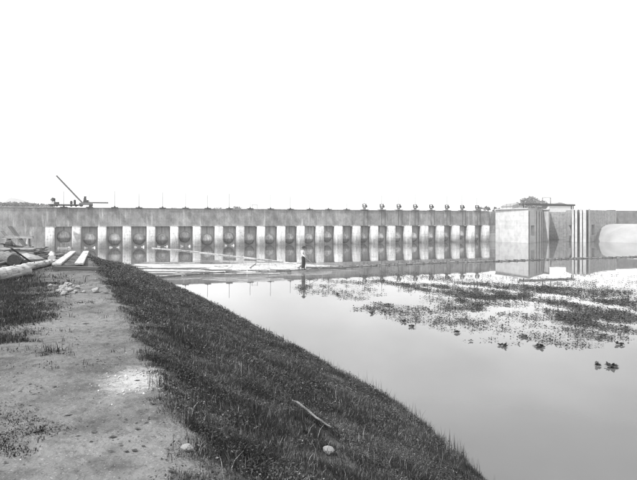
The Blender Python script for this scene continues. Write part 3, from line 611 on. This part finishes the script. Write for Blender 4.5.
# ------------------------------------------------------------------ floating weed
WD = [  # pixel ellipses on the water: x, y, half-width, half-height, number
 (470, 290, 95, 6, 1500), (420, 286, 60, 5, 520), (545, 297, 90, 9, 1900), (600, 310, 50, 13, 1500), (470, 300, 45, 6, 800), (520, 281, 110, 4, 420), (560, 288, 85, 6, 600),
 (400, 279, 50, 4, 230), (365, 284, 35, 3, 150), (345, 293, 40, 3.5, 150), (395, 310, 40, 4, 190), (440, 318, 50, 6, 220), (560, 320, 60, 10, 480), (480, 326, 45, 6, 110), (600, 330, 45, 9, 300),
 (372, 306, 18, 2.6, 90), (330, 281, 26, 2, 60), (303, 287.5, 7, 1.8, 70), (318, 286, 12, 1.6, 50), (430, 274, 60, 2, 100), (600, 277, 45, 4, 90), (540, 340, 70, 7, 110), (455, 307, 30, 4, 220), (350, 298, 16, 1.5, 40)]
lv, lq = [], []
def weed_leaves(P_, size, out_v, out_q):
    for (x, y) in P_:
        k0 = len(out_v); s = size*random.uniform(.55, 1.25); a = random.uniform(0, 2*PI); tl = random.choice((random.uniform(-.1, .2), random.uniform(-.1, .25), random.uniform(.2, 1.0))); zc = random.uniform(.012, .05)+max(0, math.sin(tl))*s*.5
        ca, sa = math.cos(a), math.sin(a); ct, st_ = math.cos(tl), math.sin(tl)
        for u_, v_ in ((-.5, 0), (-.2, .36), (.22, .34), (.55, 0), (.22, -.34), (-.2, -.36)):
            lx = u_*s*ct; lz = u_*s*st_+.12*s*abs(v_); ly = v_*s; out_v.append((x+lx*ca-ly*sa, y+lx*sa+ly*ca, zc+lz))
        out_q += [(k0, k0+1, k0+2, k0+3), (k0, k0+3, k0+4, k0+5)]
for (ex, ey, rx, ry, num) in WD:
    c0 = 0; tries = 0
    while c0 < num and tries < num*14:
        tries += 1; a = random.uniform(0, 2*PI); r_ = random.random()**.5*1.15; wp = W(ex+rx*r_*math.cos(a), ey+ry*r_*math.sin(a)+(ex+rx*r_*math.cos(a)-ex)*.02)
        al_ = .62*wp.x-.78*wp.y; ac_ = .78*wp.x+.62*wp.y; f_ = float(vnoise(al_*.22, ac_*.9))*.45+float(vnoise(al_*.5+7, ac_*2.1+3))*.35+float(vnoise(al_*1.5+1, ac_*4+9))*.2
        if f_*.75+fbm(np.array(wp.x*2.6+9), np.array(wp.y*1.6), 3)*.3+random.gauss(0, .07) > .47+.08*r_ and wp.x < 75:
            for _ in range(random.choice((3, 5, 8, 11))): lv_p = [(wp.x+random.gauss(0, .09), wp.y+random.gauss(0, .09))]; weed_leaves(lv_p, .062, lv, lq)
            c0 += 1
o = np_mesh('water_weed', lv, None, lq, weedm); tag(o, 'dark carpet of floating weed spread over the still water', 'weed', kind='stuff')
CL = [(503, 346, 9, 'dark weed clump, nearest pair to the open water below the weed carpet'), (612, 367, 14, 'largest stray weed clump, closest to the lower edge of the water plants'), (540, 347, 12, 'weed clump with spreading leaves alone below the weed carpet'),
      (598, 366, 5, 'little weed clump just beside the largest stray one'), (403, 322, 6, 'small stray weed clump at the bank side of the carpet'), (412, 327, 7, 'stray weed clump trailing a second, bank side of the carpet'), (457, 333, 7, 'weed clump midway along the lower fringe of the carpet'),
      (338, 295, 5, 'tiny weed clump farthest towards the grassy bank'), (372, 314, 3, 'single floating leaf cluster out on the bright water'), (524, 337, 8, 'weed clump at the lower fringe above the spreading one'), (620, 345, 8, 'weed clump close to the photo edge below the thick carpet')]
for px_, py_, wpx, lab in CL:
    c_ = W(px_, py_); v_, q_ = [], []; rad = wpx*c_.y/F/2
    weed_leaves([(max(-.8, min(.8, random.gauss(0, .45)))*rad, max(-.8, min(.8, random.gauss(0, .45)))*rad) for _ in range(int(12+wpx*4))], .095, v_, q_)
    o = np_mesh('weed_clump', v_, None, q_, weedm); o.location = c_; tag(o, lab, 'weed', 'stray weed clumps on the open water')

# ------------------------------------------------------------------ timber heap, pipes, gangway on the bank
def ground(px, py, up=0): q_ = hit(px, py); return Vector((q_.x, q_.y, q_.z+up))
def log_thing(name, a, b_, r0, r1, m, lab, cat, seed=0, group=None, end=None):
    c_ = (a+b_)/2; t = thing(name, c_, lab, cat, group); t.rotation_euler = (b_-a).to_track_quat('X', 'Z').to_euler(); h_ = (b_-a).length/2; rr = random.Random(seed)
    mb = MB(); mb.log((-h_, 0, 0), (h_, 0, 0), r0, r1, 18, 16, .06, seed)
    mb.build('bole', m, t, True)
    for k in range(4): an = rr.uniform(.3, 2.8); xx = rr.uniform(-.8, .8)*h_; MB().tube((xx, math.cos(an)*r0*.8, math.sin(an)*r0*.8), (xx+.05, math.cos(an)*r0*1.18, math.sin(an)*r0*1.18), r0*.16, r0*.10, 7).build('knot', wood_mid, t)
    MB().tube((h_-.01, 0, 0), (h_+.012, 0, 0), r1*.9, r1*.88, 16).build('cut_end', end or wood_mid, t)
    return t
def on(px, Y, r): X = (px-CX)*Y/F; return Vector((X, Y, Gz(X, Y)+r))
log_thing('log', on(-30, 13.2, .19), on(23.5, 16.0, .19), .19, .17, wood_pale, 'thick pale log entering from the edge of the photo, nearest of the heap', 'log', 1)
log_thing('log', on(22, 16.9, .13), on(49, 19.6, .13), .13, .11, wood_pale, 'slimmer pale log lying in line beyond the thick one', 'log', 2)
log_thing('log', on(-5, 21.5, .22), on(13.5, 19.0, .24), .22, .23, wood_mid, 'grey log showing its dark round cut end', 'log', 3, end=wood_dark)
log_thing('log', on(52, 24.5, .13), on(51.6, 21.6, .14), .14, .14, wood_pale, 'short white log with its round end facing the viewer', 'log', 4, end=plaster)
log_thing('log', on(26, 24.5, .14), on(52, 27, .14), .14, .11, wood_mid, 'grey log behind the pale slab in the heap', 'log', 5)
log_thing('log', on(2, 23, .12), on(30, 25.5, .35), .13, .10, wood_mid, 'grey log resting over others at the back of the heap', 'log', 6)
t = thing('stone_slab', on(27, 20.8, 0), 'broad pale flat stone slab lying among the logs', 'slab', rz=.3); MB().rock((0, 0, .16), (.62, .42, .24), 5).build('slab', canvasm, t)
# plank stack
st_at = on(15, 24.0, 0); t = thing('plank_stack', st_at, 'stack of sawn planks on two dark bearers in the heap', 'lumber', rz=.12)
for sx in (-.6, .6): MB().box((sx, 0, .09), (.14, .9, .2)).build('bearer', wood_dark, t)
for k in range(4):
    for j in range(3): MB().box((random.uniform(-.12, .12), -.3+.3*j, .22+.055*k), (2.1, .26, .05)).build('plank', wood_mid if (k+j) % 3 else wood_pale, t)
# trestle behind
t = thing('trestle', on(18, 26.0, 0), 'open timber trestle standing behind the plank stack', 'trestle', rz=.1)
for sx in (-.42, .48):
    for sy in (-.22, .22): MB().bar((sx, sy*1.6, 0), (sx, sy*.4, .88), .08, .08).build('leg', wood_pale if sx > 0 else wood_mid, t)
MB().box((0, 0, .94), (1.4, .14, .12)).build('beam', wood_pale, t); MB().bar((-.6, -.1, .50), (.55, -.14, .46), .06, .05).build('brace', wood_mid, t)
def plank(a, b_, wd, th, m, lab, name='plank', cat='plank', group=None):
    c_ = (a+b_)/2; h_ = (b_-a).length/2; o = MB().box((0, 0, 0), (2*h_, wd, th), None, .008).build(name, m); o.location = c_; o.rotation_euler = (b_-a).to_track_quat('X', 'Z').to_euler(); return tag(o, lab, cat, group)
plank(P(10, 226.5, 26.6), on(33.5, 25.2, .03), .20, .05, wood_dark, 'dark plank leaning steeply over the timber heap')
plank(P(2, 231, 26.9), on(24, 26.7, .03), .18, .05, wood_mid, 'grey plank leaning low behind the trestle')
plank(on(4, 25.0, .55), on(40, 26.2, .10), .16, .06, wood_mid, 'thin grey plank lying aslant across the heap')
plank(on(27, 24.0, .12), on(44, 27, .42), .16, .05, wood_pale, 'short pale plank tipped up at the back of the heap')
plank(on(30, 23.2, .06), on(52, 24.8, .10), .20, .05, wood_mid, 'flat grey plank in front of the grey log')
plank(on(34, 25.2, .20), on(50, 24.2, .22), .18, .05, wood_dark, 'dark plank lying loose by the short white log')
plank(on(8, 22.0, .08), on(33, 23.4, .16), .24, .06, wood_dark, 'dark plank lying below the plank stack')
plank(on(29, 18.6, .05), on(56, 21.5, .06), .22, .06, wood_pale, 'pale plank leading from the heap to the gangway')
t = thing('stump', on(9, 25.6, 0), 'dark stump-like block beside the trestle', 'block'); MB().rock((0, 0, .62), (.22, .2, .2), 9).build('knob', wood_dark, t); MB().log((0, 0, -.05), (.03, 0, .6), .16, .14, 9, 4, .08, 3).build('post', wood_dark, t)
plank(on(-8, 18.6, .10), on(21, 20.5, .14), .26, .08, wood_mid, 'broad grey plank beside the thick pale log')
for k, (pa, Ya, za, pb, Yb, zb, wd, m_k, lab) in enumerate((
    (0, 24.6, .62, 22, 26.8, .50, .14, wood_mid, 'narrow grey plank laid over the plank stack'),
    (24, 26.4, .15, 46, 28.0, .36, .20, wood_dark, 'dark plank sticking out behind the grey log'),
    (-6, 22.4, .35, 19, 23.2, .42, .22, wood_mid, 'grey plank bridging the heap above the cut log end'),
    (31, 21.9, .05, 47, 22.3, .07, .16, wood_dark, 'short dark plank between the slab and the white log'),
    (36, 26.5, .30, 47, 25.0, .45, .12, wood_mid, 'thin stick-like plank tipped over the loose dark plank'),
    (20, 27.2, .9, 33, 26.8, .12, .14, wood_mid, 'short grey plank leaning on the trestle end'),
    (0, 19.4, .04, 12, 17.6, .04, .20, wood_dark, 'dark plank on the ground behind the thick pale log'),
    (40, 19.9, .04, 58, 19.3, .10, .18, wood_mid, 'grey plank end poking towards the gangway'))):
    plank(on(pa, Ya, za), on(pb, Yb, zb), wd, .05, m_k, lab)
dv = MB()
for k in range(90):
    px_ = random.uniform(-8, 52); Y_ = random.uniform(20.5, 27.5); q_ = on(px_, Y_, random.uniform(.02, .10)+max(0, .55*(1-abs(px_-16)/26))*random.random()*max(0, (Y_-21)/6)); a = random.gauss(0, .9); ln_ = random.uniform(.25, 1.3)
    dv.bar(q_, q_+Vector((math.cos(a), math.sin(a), random.gauss(.0, .22)))*ln_, random.uniform(.03, .13), random.uniform(.015, .04))
o = dv.build('debris', M('offcuts', .035, .16, 1.5, .9, .4, 8, island=.7)); tag(o, 'dark litter of thin boards and offcuts strewn through the timber heap', 'debris', kind='stuff')
# low post tops by the dam
# gangway
NE = [at(56.5, 18.0, 2.37), at(79.0, 18.2, 2.37)]; FE = [at(73.0, 28.6, 2.2), at(86.2, 28.8, 2.2)]
gw0 = (NE[0]+NE[1]+FE[0]+FE[1])/4; gw0.z = 2.2; gw = thing('gangway', gw0, 'gangway of two pale plank runs on cross timbers beside the path', 'gangway')
for a, b_ in zip(NE, FE):
    for k in range(2):
        p0, p1 = a.lerp(b_, k*.5+.003), a.lerp(b_, k*.5+.497); o = MB().box((0, 0, 0), ((p1-p0).length, .28, .075), None, .01).build('plank', wood_pale, gw); o.location = (p0+p1)/2-gw0; o.rotation_euler = (p1-p0).to_track_quat('X', 'Z').to_euler()
for k in range(15):
    f_ = (k+.4)/15; a, b_ = NE[0].lerp(FE[0], f_)-gw0, NE[1].lerp(FE[1], f_)-gw0; e_ = (b_-a).normalized()*.12; MB().bar(a-e_+Vector((0, 0, -.075)), b_+e_+Vector((0, 0, -.075)), .13, .07).build('cross_timber', wood_mid, gw)
for a, b_ in zip(NE, FE): MB().bar(a-gw0+Vector((0, 0, -.165)), b_-gw0+Vector((0, 0, -.165)), .12, .11).build('bearer', wood_dark, gw)
for f_ in (.55, .97):
    for a, b_ in zip(NE, FE):
        p_ = a.lerp(b_, f_); z0 = Gz(p_.x, p_.y)-.2; MB().box(p_-gw0+Vector((0, 0, (z0-p_.z-.2)/2-.02)), (.12, .12, max(.05, p_.z-.2-z0))).build('post', wood_dark, gw)
bb_ = plank(on(54, 17.4, .08), on(99, 17.6, .08), .20, .16, wood_dark, 'dark squared timber lying under the near end of the gangway', 'timber', 'timber')

# ------------------------------------------------------------------ stones and stick
rk = [MB().rock((0, 0, 0), (1, .8, .65), 20+k).build('stone', stone) for k in range(4)]; first = set()
def stone_at(k, pos, s, lab, group=None, m=None):
    o = rk[k % 4] if (k % 4) not in first else rk[k % 4].copy()
    if (k % 4) in first: C.objects.link(o)
    first.add(k % 4); o.location = (pos.x, pos.y, pos.z+s*.32); o.scale = (s, s, s); o.rotation_euler = (random.uniform(-.3, .3), random.uniform(-.3, .3), random.uniform(0, 6)); return tag(o, lab, 'stone', group)
for k in range(34):
    px_, py_ = random.gauss(66, 8), random.gauss(289, 2.6); px_ = min(max(px_, 50), 84); stone_at(k, ground(px_, py_+(px_-66)*.03), random.uniform(.035, .10), 'pale stone of the rubble heap between weeds and path', 'pale rubble heaped beside the path')
stone_at(34, ground(95.5, 292.5), .13, 'dark squarish stone alone on the path past the rubble')
stone_at(35, ground(328, 455, .02), .075, 'pale rounded stone lying in the grass below the stick')
stone_at(36, ground(187, 452), .05, 'small pale stone at the grass edge of the path')
a, b_ = ground(297, 417, .17), ground(332.5, 441, .17); sp_ = ground(328, 455); STK = ((a.x, a.y), (b_.x, b_.y), sp_.x, sp_.y); c_ = (a+b_)/2; t = thing('stick', c_, 'pale straight stick lying on the grassy slope', 'stick'); MB().log(a-c_, b_-c_, .015, .011, 8, 8, .03, 5).build('shaft', wood_mid, t, True)
MB().tube((a-c_)*.98, (a-c_)*.98+Vector((-.05, .02, .01)), .012, .006, 6).build('twig', wood_mid, t)

# ------------------------------------------------------------------ grass, weeds, gravel
def straw_mat(name, lo, hi, straw, frac):
    m = bpy.data.materials.new(name); m.use_nodes = True; n, l = m.node_tree.nodes, m.node_tree.links; b = n['Principled BSDF']
    g = n.new('ShaderNodeNewGeometry'); r = n.new('ShaderNodeValToRGB'); r.color_ramp.interpolation = 'LINEAR'
    e = r.color_ramp.elements; e[0].position = 0; e[0].color = (lo,)*3+(1,); e[1].position = 1-frac; e[1].color = (hi,)*3+(1,); x = e.new(min(.999, 1-frac+.02)); x.color = (straw,)*3+(1,)
    l.new(g.outputs['Random Per Island'], r.inputs[0])
    tc = n.new('ShaderNodeTexCoord'); t = n.new('ShaderNodeTexNoise'); t.inputs['Scale'].default_value = 1.5; t.inputs['Detail'].default_value = 6; l.new(tc.outputs['Object'], t.inputs['Vector'])
    mr = n.new('ShaderNodeMapRange'); mr.inputs['From Min'].default_value = .3; mr.inputs['From Max'].default_value = .7; mr.inputs['To Min'].default_value = .5; mr.inputs['To Max'].default_value = 1.6; l.new(t.outputs[0], mr.inputs[0])
    mx = n.new('ShaderNodeMix'); mx.data_type = 'RGBA'; mx.blend_type = 'MULTIPLY'; mx.inputs[0].default_value = 1; l.new(r.outputs[0], mx.inputs[6]); l.new(mr.outputs[0], mx.inputs[7])
    l.new(mx.outputs[2], b.inputs['Base Color']); b.inputs['Roughness'].default_value = .75; b.inputs['Specular IOR Level'].default_value = .15
    return m
grassm = straw_mat('grass_blade', .010, .046, .22, .10); weedland = straw_mat('weed_leaf', .009, .036, .13, .08)
def blades(x, y, L, wd, lean, bx=0.0, by=0.0):
    n = len(x); z = height(x, y)-.01; a = rng.uniform(0, 2*PI, n); la = rng.uniform(0, 2*PI, n); k = np.abs(rng.normal(0, 1, n))*lean
    ox = np.cos(la)*k*L+bx*L; oy = np.sin(la)*k*L+by*L; hz = np.sqrt(np.maximum(L*L-ox*ox-oy*oy, (.25*L)**2))
    dx, dy = np.cos(a)*wd/2, np.sin(a)*wd/2; v = np.zeros((n, 5, 3))
    v[:, 0] = np.stack([x-dx, y-dy, z], 1); v[:, 1] = np.stack([x+dx, y+dy, z], 1)
    mx_, my_, mz_ = x+ox*.32, y+oy*.32, z+hz*.6; v[:, 2] = np.stack([mx_+dx*.8, my_+dy*.8, mz_], 1); v[:, 3] = np.stack([mx_-dx*.8, my_-dy*.8, mz_], 1)
    v[:, 4] = np.stack([x+ox, y+oy, z+hz*.96], 1); i = np.arange(n)[:, None]*5
    return v.reshape(-1, 3), np.concatenate([i+np.array([[0, 1, 2]]), i+np.array([[0, 2, 3]]), i+np.array([[3, 2, 4]])])
def scatter(n, y0, y1, x0, x1):
    return rng.uniform(x0, x1, n), rng.uniform(y0, y1, n)
def near_stick(x, y):    # the grass is pressed down round the stick and the stone
    r_ = np.ones(len(x)); ok = np.hypot(x-STK[2], y-STK[3]) < .07; r_[ok] = .6
    (ax, ay), (bx, by) = STK[0], STK[1]; t_ = np.clip(((x-ax)*(bx-ax)+(y-ay)*(by-ay))/((bx-ax)**2+(by-ay)**2), 0, 1); r_[np.hypot(x-ax-t_*(bx-ax), y-ay-t_*(by-ay)) < .10] = .3; return r_
FX, FY, FS = [], [], []
GV, GT = [], []; off = 0
def addb(v, t):
    global off
    GV.append(v); GT.append(t+off); off += len(v)
for (n, y0, y1, x0, x1, wd, lf) in ((760000, 2.4, 8, -3.2, 4.2, .0036, .72), (520000, 8, 15, -5.8, 3.2, .0052, .85), (330000, 15, 26, -11, 1.2, .009, .9), (170000, 26, 50, -24, -3.5, .018, 1.0)):
    x, y = scatter(n, y0, y1, x0, x1); s_, p_ = sdist(SHORE, x, y), sdist(PEDGE, x, y); ragged = (fbm(x*1.5, y*1.5)-.45)*.55+(fbm(x*6, y*6)-.45)*.35
    f_ = fbm(x*1.7+4, y*1.7); edge = sstep(-.10, .32, ragged-p_); k = (s_ > -.06) & (rng.random(n) < edge*np.clip(.45+2.0*(f_-.28), .22, 1)) & (np.abs(x) < .66*y+.8)
    x, y, f_, s_, p_, edge = x[k], y[k], f_[k], s_[k], p_[k], edge[k]; L = (.045+.20*np.clip((f_-.27)*2, 0, 1.2)+.05*rng.random(len(x)))*lf*rng.uniform(.5, 1.3, len(x))*(.3+.7*edge)*near_stick(x, y)
    clump = fbm(x*1.9+31, y*1.9); cl2 = fbm(x*1.9+7, y*1.9+21)
    addb(*blades(x, y, L*.72, wd*rng.uniform(.6, 1.6, len(x)), .55, (clump-.45)*1.3, (cl2-.45)*1.3-.05))
    m_f = int(len(x)*.22); sel = rng.choice(len(x), m_f, replace=False); sel = sel[fbm(x[sel]*2.4+60, y[sel]*2.4) > .45]; FX.append(x[sel]); FY.append(y[sel]); FS.append(np.full(len(sel), wd*2.6)*rng.uniform(.6, 1.5, len(sel)))
# ranker tufts in the turf and at the foot of the slope
for k in range(260):
    py_ = random.uniform(275, 470); px_ = random.uniform(110, 450); q_ = hit(px_, py_) if k % 3 else W(*[(470, 470), (400, 408), (340, 371), (262, 332), (200, 300), (155, 278)][random.randrange(6)])
    if k % 3 == 0: sg_ = random.randrange(3, 8); f_ = random.random(); q_ = Vector((SHORE[sg_][0]*(1-f_)+SHORE[sg_+1][0]*f_, SHORE[sg_][1]*(1-f_)+SHORE[sg_+1][1]*f_, 0))
    if sdist(PEDGE, np.array([q_.x]), np.array([q_.y]))[0] > .05 or sdist(SHORE, np.array([q_.x]), np.array([q_.y]))[0] < -.1: continue
    n = 45; far = max(1, q_.y/9); r_ = random.uniform(.03, .10)*far**.5; x = q_.x+rng.normal(0, r_, n); y = q_.y+rng.normal(0, r_, n); addb(*blades(x, y, random.uniform(.09, .24)*rng.uniform(.5, 1.2, n), np.full(n, .005*far), .38))
# taller seeding stems along the water's edge
for (px_, py_, n, hgt) in ((246, 325, 16, .5), (262, 334, 10, .4), (286, 352, 12, .4), (376, 398, 26, .6), (384, 404, 16, .4), (400, 412, 14, .35), (425, 432, 16, .35), (452, 455, 60, .55), (458, 458, 40, .45), (460, 470, 30, .3), (205, 302, 14, .4), (232, 318, 20, .4), (330, 372, 18, .35), (306, 360, 16, .3)):
    c_ = W(px_, py_+3, .05); x = c_.x+rng.normal(0, .14, n)-.08; y = c_.y+rng.normal(0, .16, n); addb(*blades(x, y, .75*hgt*rng.uniform(.4, 1.2, n), np.full(n, .006*max(1, c_.y/12)), .16))
x, y = scatter(60000, 3, 44, -16, 4); s_ = sdist(SHORE, x, y); k = (s_ > -.25) & (s_ < .35) & (rng.random(len(x)) < .6*(fbm(x*1.5, y*1.5) > .42)); x, y = x[k], y[k]
addb(*blades(x, y, rng.uniform(.10, .36, len(x)), .006*np.maximum(1, y/12), .2))
o = np_mesh('grass', np.concatenate(GV), np.concatenate(GT), None, grassm); tag(o, 'dark rough grass covering the sloping bank above the water', 'grass', kind='stuff')
# broad-leaved herbs mixed into the turf
x, y, sz = np.concatenate(FX), np.concatenate(FY), np.concatenate(FS); k = near_stick(x, y) > .9; x, y, sz = x[k], y[k], sz[k]; n = len(x); z = height(x, y)+rng.uniform(.01, .09, n)*np.clip(sz/.010, 1, 2)
A = rng.normal(size=(n, 3))*np.array([1, 1, .55]); A /= np.linalg.norm(A, axis=1)[:, None]; B = np.cross(A, rng.normal(size=(n, 3))*np.array([.35, .35, 1])); B /= np.linalg.norm(B, axis=1)[:, None]; c3 = np.stack([x, y, z], 1); sz = sz[:, None]
v = np.stack([c3-A*sz, c3-A*sz*.1+B*sz*.55, c3+A*sz*1.1, c3-A*sz*.1-B*sz*.55], 1).reshape(-1, 3); o = np_mesh('herbs', v, None, np.arange(n*4).reshape(-1, 4), straw_mat('herb_leaf', .011, .052, .10, .08)); tag(o, 'small broad-leaved herbs mixed into the grass of the bank', 'herbs', kind='stuff')
# weeds on the trodden ground to the left
GV, GT = [], []; off = 0
def weed_mask(x, y):
    a = sdist(PEDGE, x, y); m1 = sstep(.9, 2.0, a+(fbm(x*1.1, y*1.1)-.45)*2.0)*sstep(5.4, 8.6, y+(fbm(x*.8+7, y*.8)-.45)*4)*(1-sstep(15.5, 19, y))
    q_ = np.hypot((x+2.65)/.75, (y-4.15)/.5); m2 = (1-sstep(.55, 1.15, q_+(fbm(x*3, y*5)-.45)*1.6))
    m3 = (fbm(x*1.3+50, y*1.9) > .55)*.7*sstep(.7, 1.6, a)*(y > 4)
    m4 = (fbm(x*2.3+11, y*2.3+3) > .64)*.16*sstep(.1, .8, a)
    m5 = .45*sstep(3.0, 5.0, a)*sstep(17, 19, y)*(1-sstep(27, 34, y))
    return np.clip(m1+m2+m3+m4+m5, 0, 1)
for (n, y0, y1, x0, x1, wd, ln_) in ((240000, 2.6, 6.5, -5, .6, .006, .026), (330000, 6.5, 14, -10.5, -1.5, .008, .085), (150000, 14, 34, -22, -4, .014, .15)):
    x, y = scatter(n, y0, y1, x0, x1); mk = weed_mask(x, y); k = rng.random(n) < mk; x, y = x[k], y[k]; nn = len(x)
    tall = fbm(x*1.9+2, y*1.9); addb(*blades(x, y, ln_*rng.uniform(.4, 1.3, nn)*np.clip(.5+2.2*(tall-.35), .4, 1.8), wd*rng.uniform(.6, 1.7, nn), .8))
# flat rosettes among them
x, y = scatter(200000, 2.6, 16, -10, .6); k = rng.random(len(x)) < weed_mask(x, y)*.35; x, y = x[k], y[k]; n = len(x); sz = (.007*np.maximum(1, y/6)*rng.uniform(.5, 1.6, n))[:, None]
A = rng.normal(size=(n, 3))*np.array([1, 1, .25]); A /= np.linalg.norm(A, axis=1)[:, None]; B = np.cross(A, np.array([0, 0, 1.])+rng.normal(size=(n, 3))*.3); B /= np.linalg.norm(B, axis=1)[:, None]; c3 = np.stack([x, y, height(x, y)+rng.uniform(.004, .025, n)], 1)
v = np.stack([c3-A*sz, c3+B*sz*.55, c3+A*sz*1.1, c3-B*sz*.55], 1).reshape(-1, 3); o = np_mesh('rosettes', v, None, np.arange(n*4).reshape(-1, 4), weedland); tag(o, 'flat dark rosettes of weed pressed to the trodden ground', 'weeds', kind='stuff')
# single stalks
for k in range(60):
    q_ = ground(random.uniform(3, 72), random.uniform(281, 318)); n = 3; addb(*blades(q_.x+rng.normal(0, .03, n), q_.y+rng.normal(0, .03, n), random.uniform(.08, .30)*rng.uniform(.6, 1, n), np.full(n, .007), .22))
for (px_, py_) in ((56, 369), (64, 341), (47, 355), (74, 318), (99, 314), (88, 366), (70, 356)):
    q_ = ground(px_, py_); n = 9; addb(*blades(q_.x+rng.normal(0, .03, n), q_.y+rng.normal(0, .03, n), rng.uniform(.03, .11, n), np.full(n, .007), .5))
o = np_mesh('weeds', np.concatenate(GV), np.concatenate(GT), None, weedland); tag(o, 'low weeds and dry stalks on the trodden ground', 'weeds', kind='stuff')
# dry bits and crumbs of turf trodden into the path
x, y = scatter(60000, 2.4, 16, -9, 1.0); a = sdist(PEDGE, x, y); k = (a > -.1) & (a < 4.5) & (rng.random(len(x)) < np.clip((fbm(x*1.8+5, y*2.4)-.44)*2.2+.05, .01, .5)*np.minimum(1, 9/(y+3))); x, y = x[k], y[k]; n = len(x)
a = rng.uniform(0, 6.28, n); L = .010*np.exp(rng.normal(0, .6, n))*np.maximum(1, y/7); wv = L*rng.uniform(.2, .8, n); z = height(x, y)+.004; ca, sa = np.cos(a), np.sin(a)
v = np.stack([np.stack([x+L*ca, y+L*sa, z], 1), np.stack([x-wv*sa, y+wv*ca, z+.006], 1), np.stack([x-L*ca, y-L*sa, z], 1), np.stack([x+wv*sa, y-wv*ca, z+.003], 1)], 1).reshape(-1, 3)
o = np_mesh('litter', v, None, np.arange(n*4).reshape(-1, 4), M('litter', .02, .06, 20, .9, 0, island=.6)); tag(o, 'dark crumbs of turf and dry bits strewn over the path', 'litter', kind='stuff')
# gravel: small loose stones on the path, thicker on the spilled lime
def pebbles(x, y, s):
    n = len(x); z = height(x, y); oct_ = np.array([(1, 0, 0), (0, 1, 0), (-1, 0, 0), (0, -1, 0), (0, 0, .8), (0, 0, -.5)]); v = oct_[None]*s[:, None, None]*rng.uniform(.5, 1.3, (n, 6, 1))
    a = rng.uniform(0, 6.28, n); ca, sa = np.cos(a)[:, None], np.sin(a)[:, None]; vx = v[:, :, 0]*ca-v[:, :, 1]*sa*.7; vy = v[:, :, 0]*sa+v[:, :, 1]*ca*.7
    v = np.stack([vx+x[:, None], vy+y[:, None], v[:, :, 2]+z[:, None]], -1); f = np.array([(0, 1, 4), (1, 2, 4), (2, 3, 4), (3, 0, 4), (1, 0, 5), (2, 1, 5), (3, 2, 5), (0, 3, 5)])
    return v.reshape(-1, 3), (np.arange(n)[:, None, None]*6+f[None]).reshape(-1, 3)
x, y = scatter(14000, 2.6, 20, -10, 1.2); a = sdist(PEDGE, x, y); k = (a > .05) & (a < 4.2) & (rng.random(len(x)) < 6/(y+2)); x, y = x[k], y[k]
v, f_ = pebbles(x, y, .0035*np.exp(rng.normal(0, .55, len(x)))*np.maximum(1, y/7)); o = np_mesh('gravel', v, f_, None, M('gravel', .12, .26, 30, .9, 0, island=.5)); tag(o, 'loose grit and small pebbles on the dirt path', 'gravel', kind='stuff')
x = lime.x+rng.normal(0, .20, 420); y = lime.y+rng.normal(0, .26, 420); v, f_ = pebbles(x, y, .007*np.exp(rng.normal(0, .5, 420))); o = np_mesh('lime_rubble', v, f_, None, M('lime', .22, .40, 30, .9, 0, island=.3)); tag(o, 'patch of spilled white lime rubble on the path', 'rubble', kind='stuff')

# ------------------------------------------------------------------ thin summer haze over the whole place
hz = bpy.data.materials.new('haze'); hz.use_nodes = True; n, l = hz.node_tree.nodes, hz.node_tree.links; n.remove(n['Principled BSDF'])
pv = n.new('ShaderNodeVolumePrincipled'); pv.inputs['Color'].default_value = (.95, .95, .95, 1); pv.inputs['Density'].default_value = .0008; l.new(pv.outputs[0], n['Material Output'].inputs['Volume'])
o = MB().box((0, 700, 19.3), (3200, 1700, 45.4)).build('haze', hz); tag(o, 'thin pale haze in the air over the water', 'haze', kind='stuff')
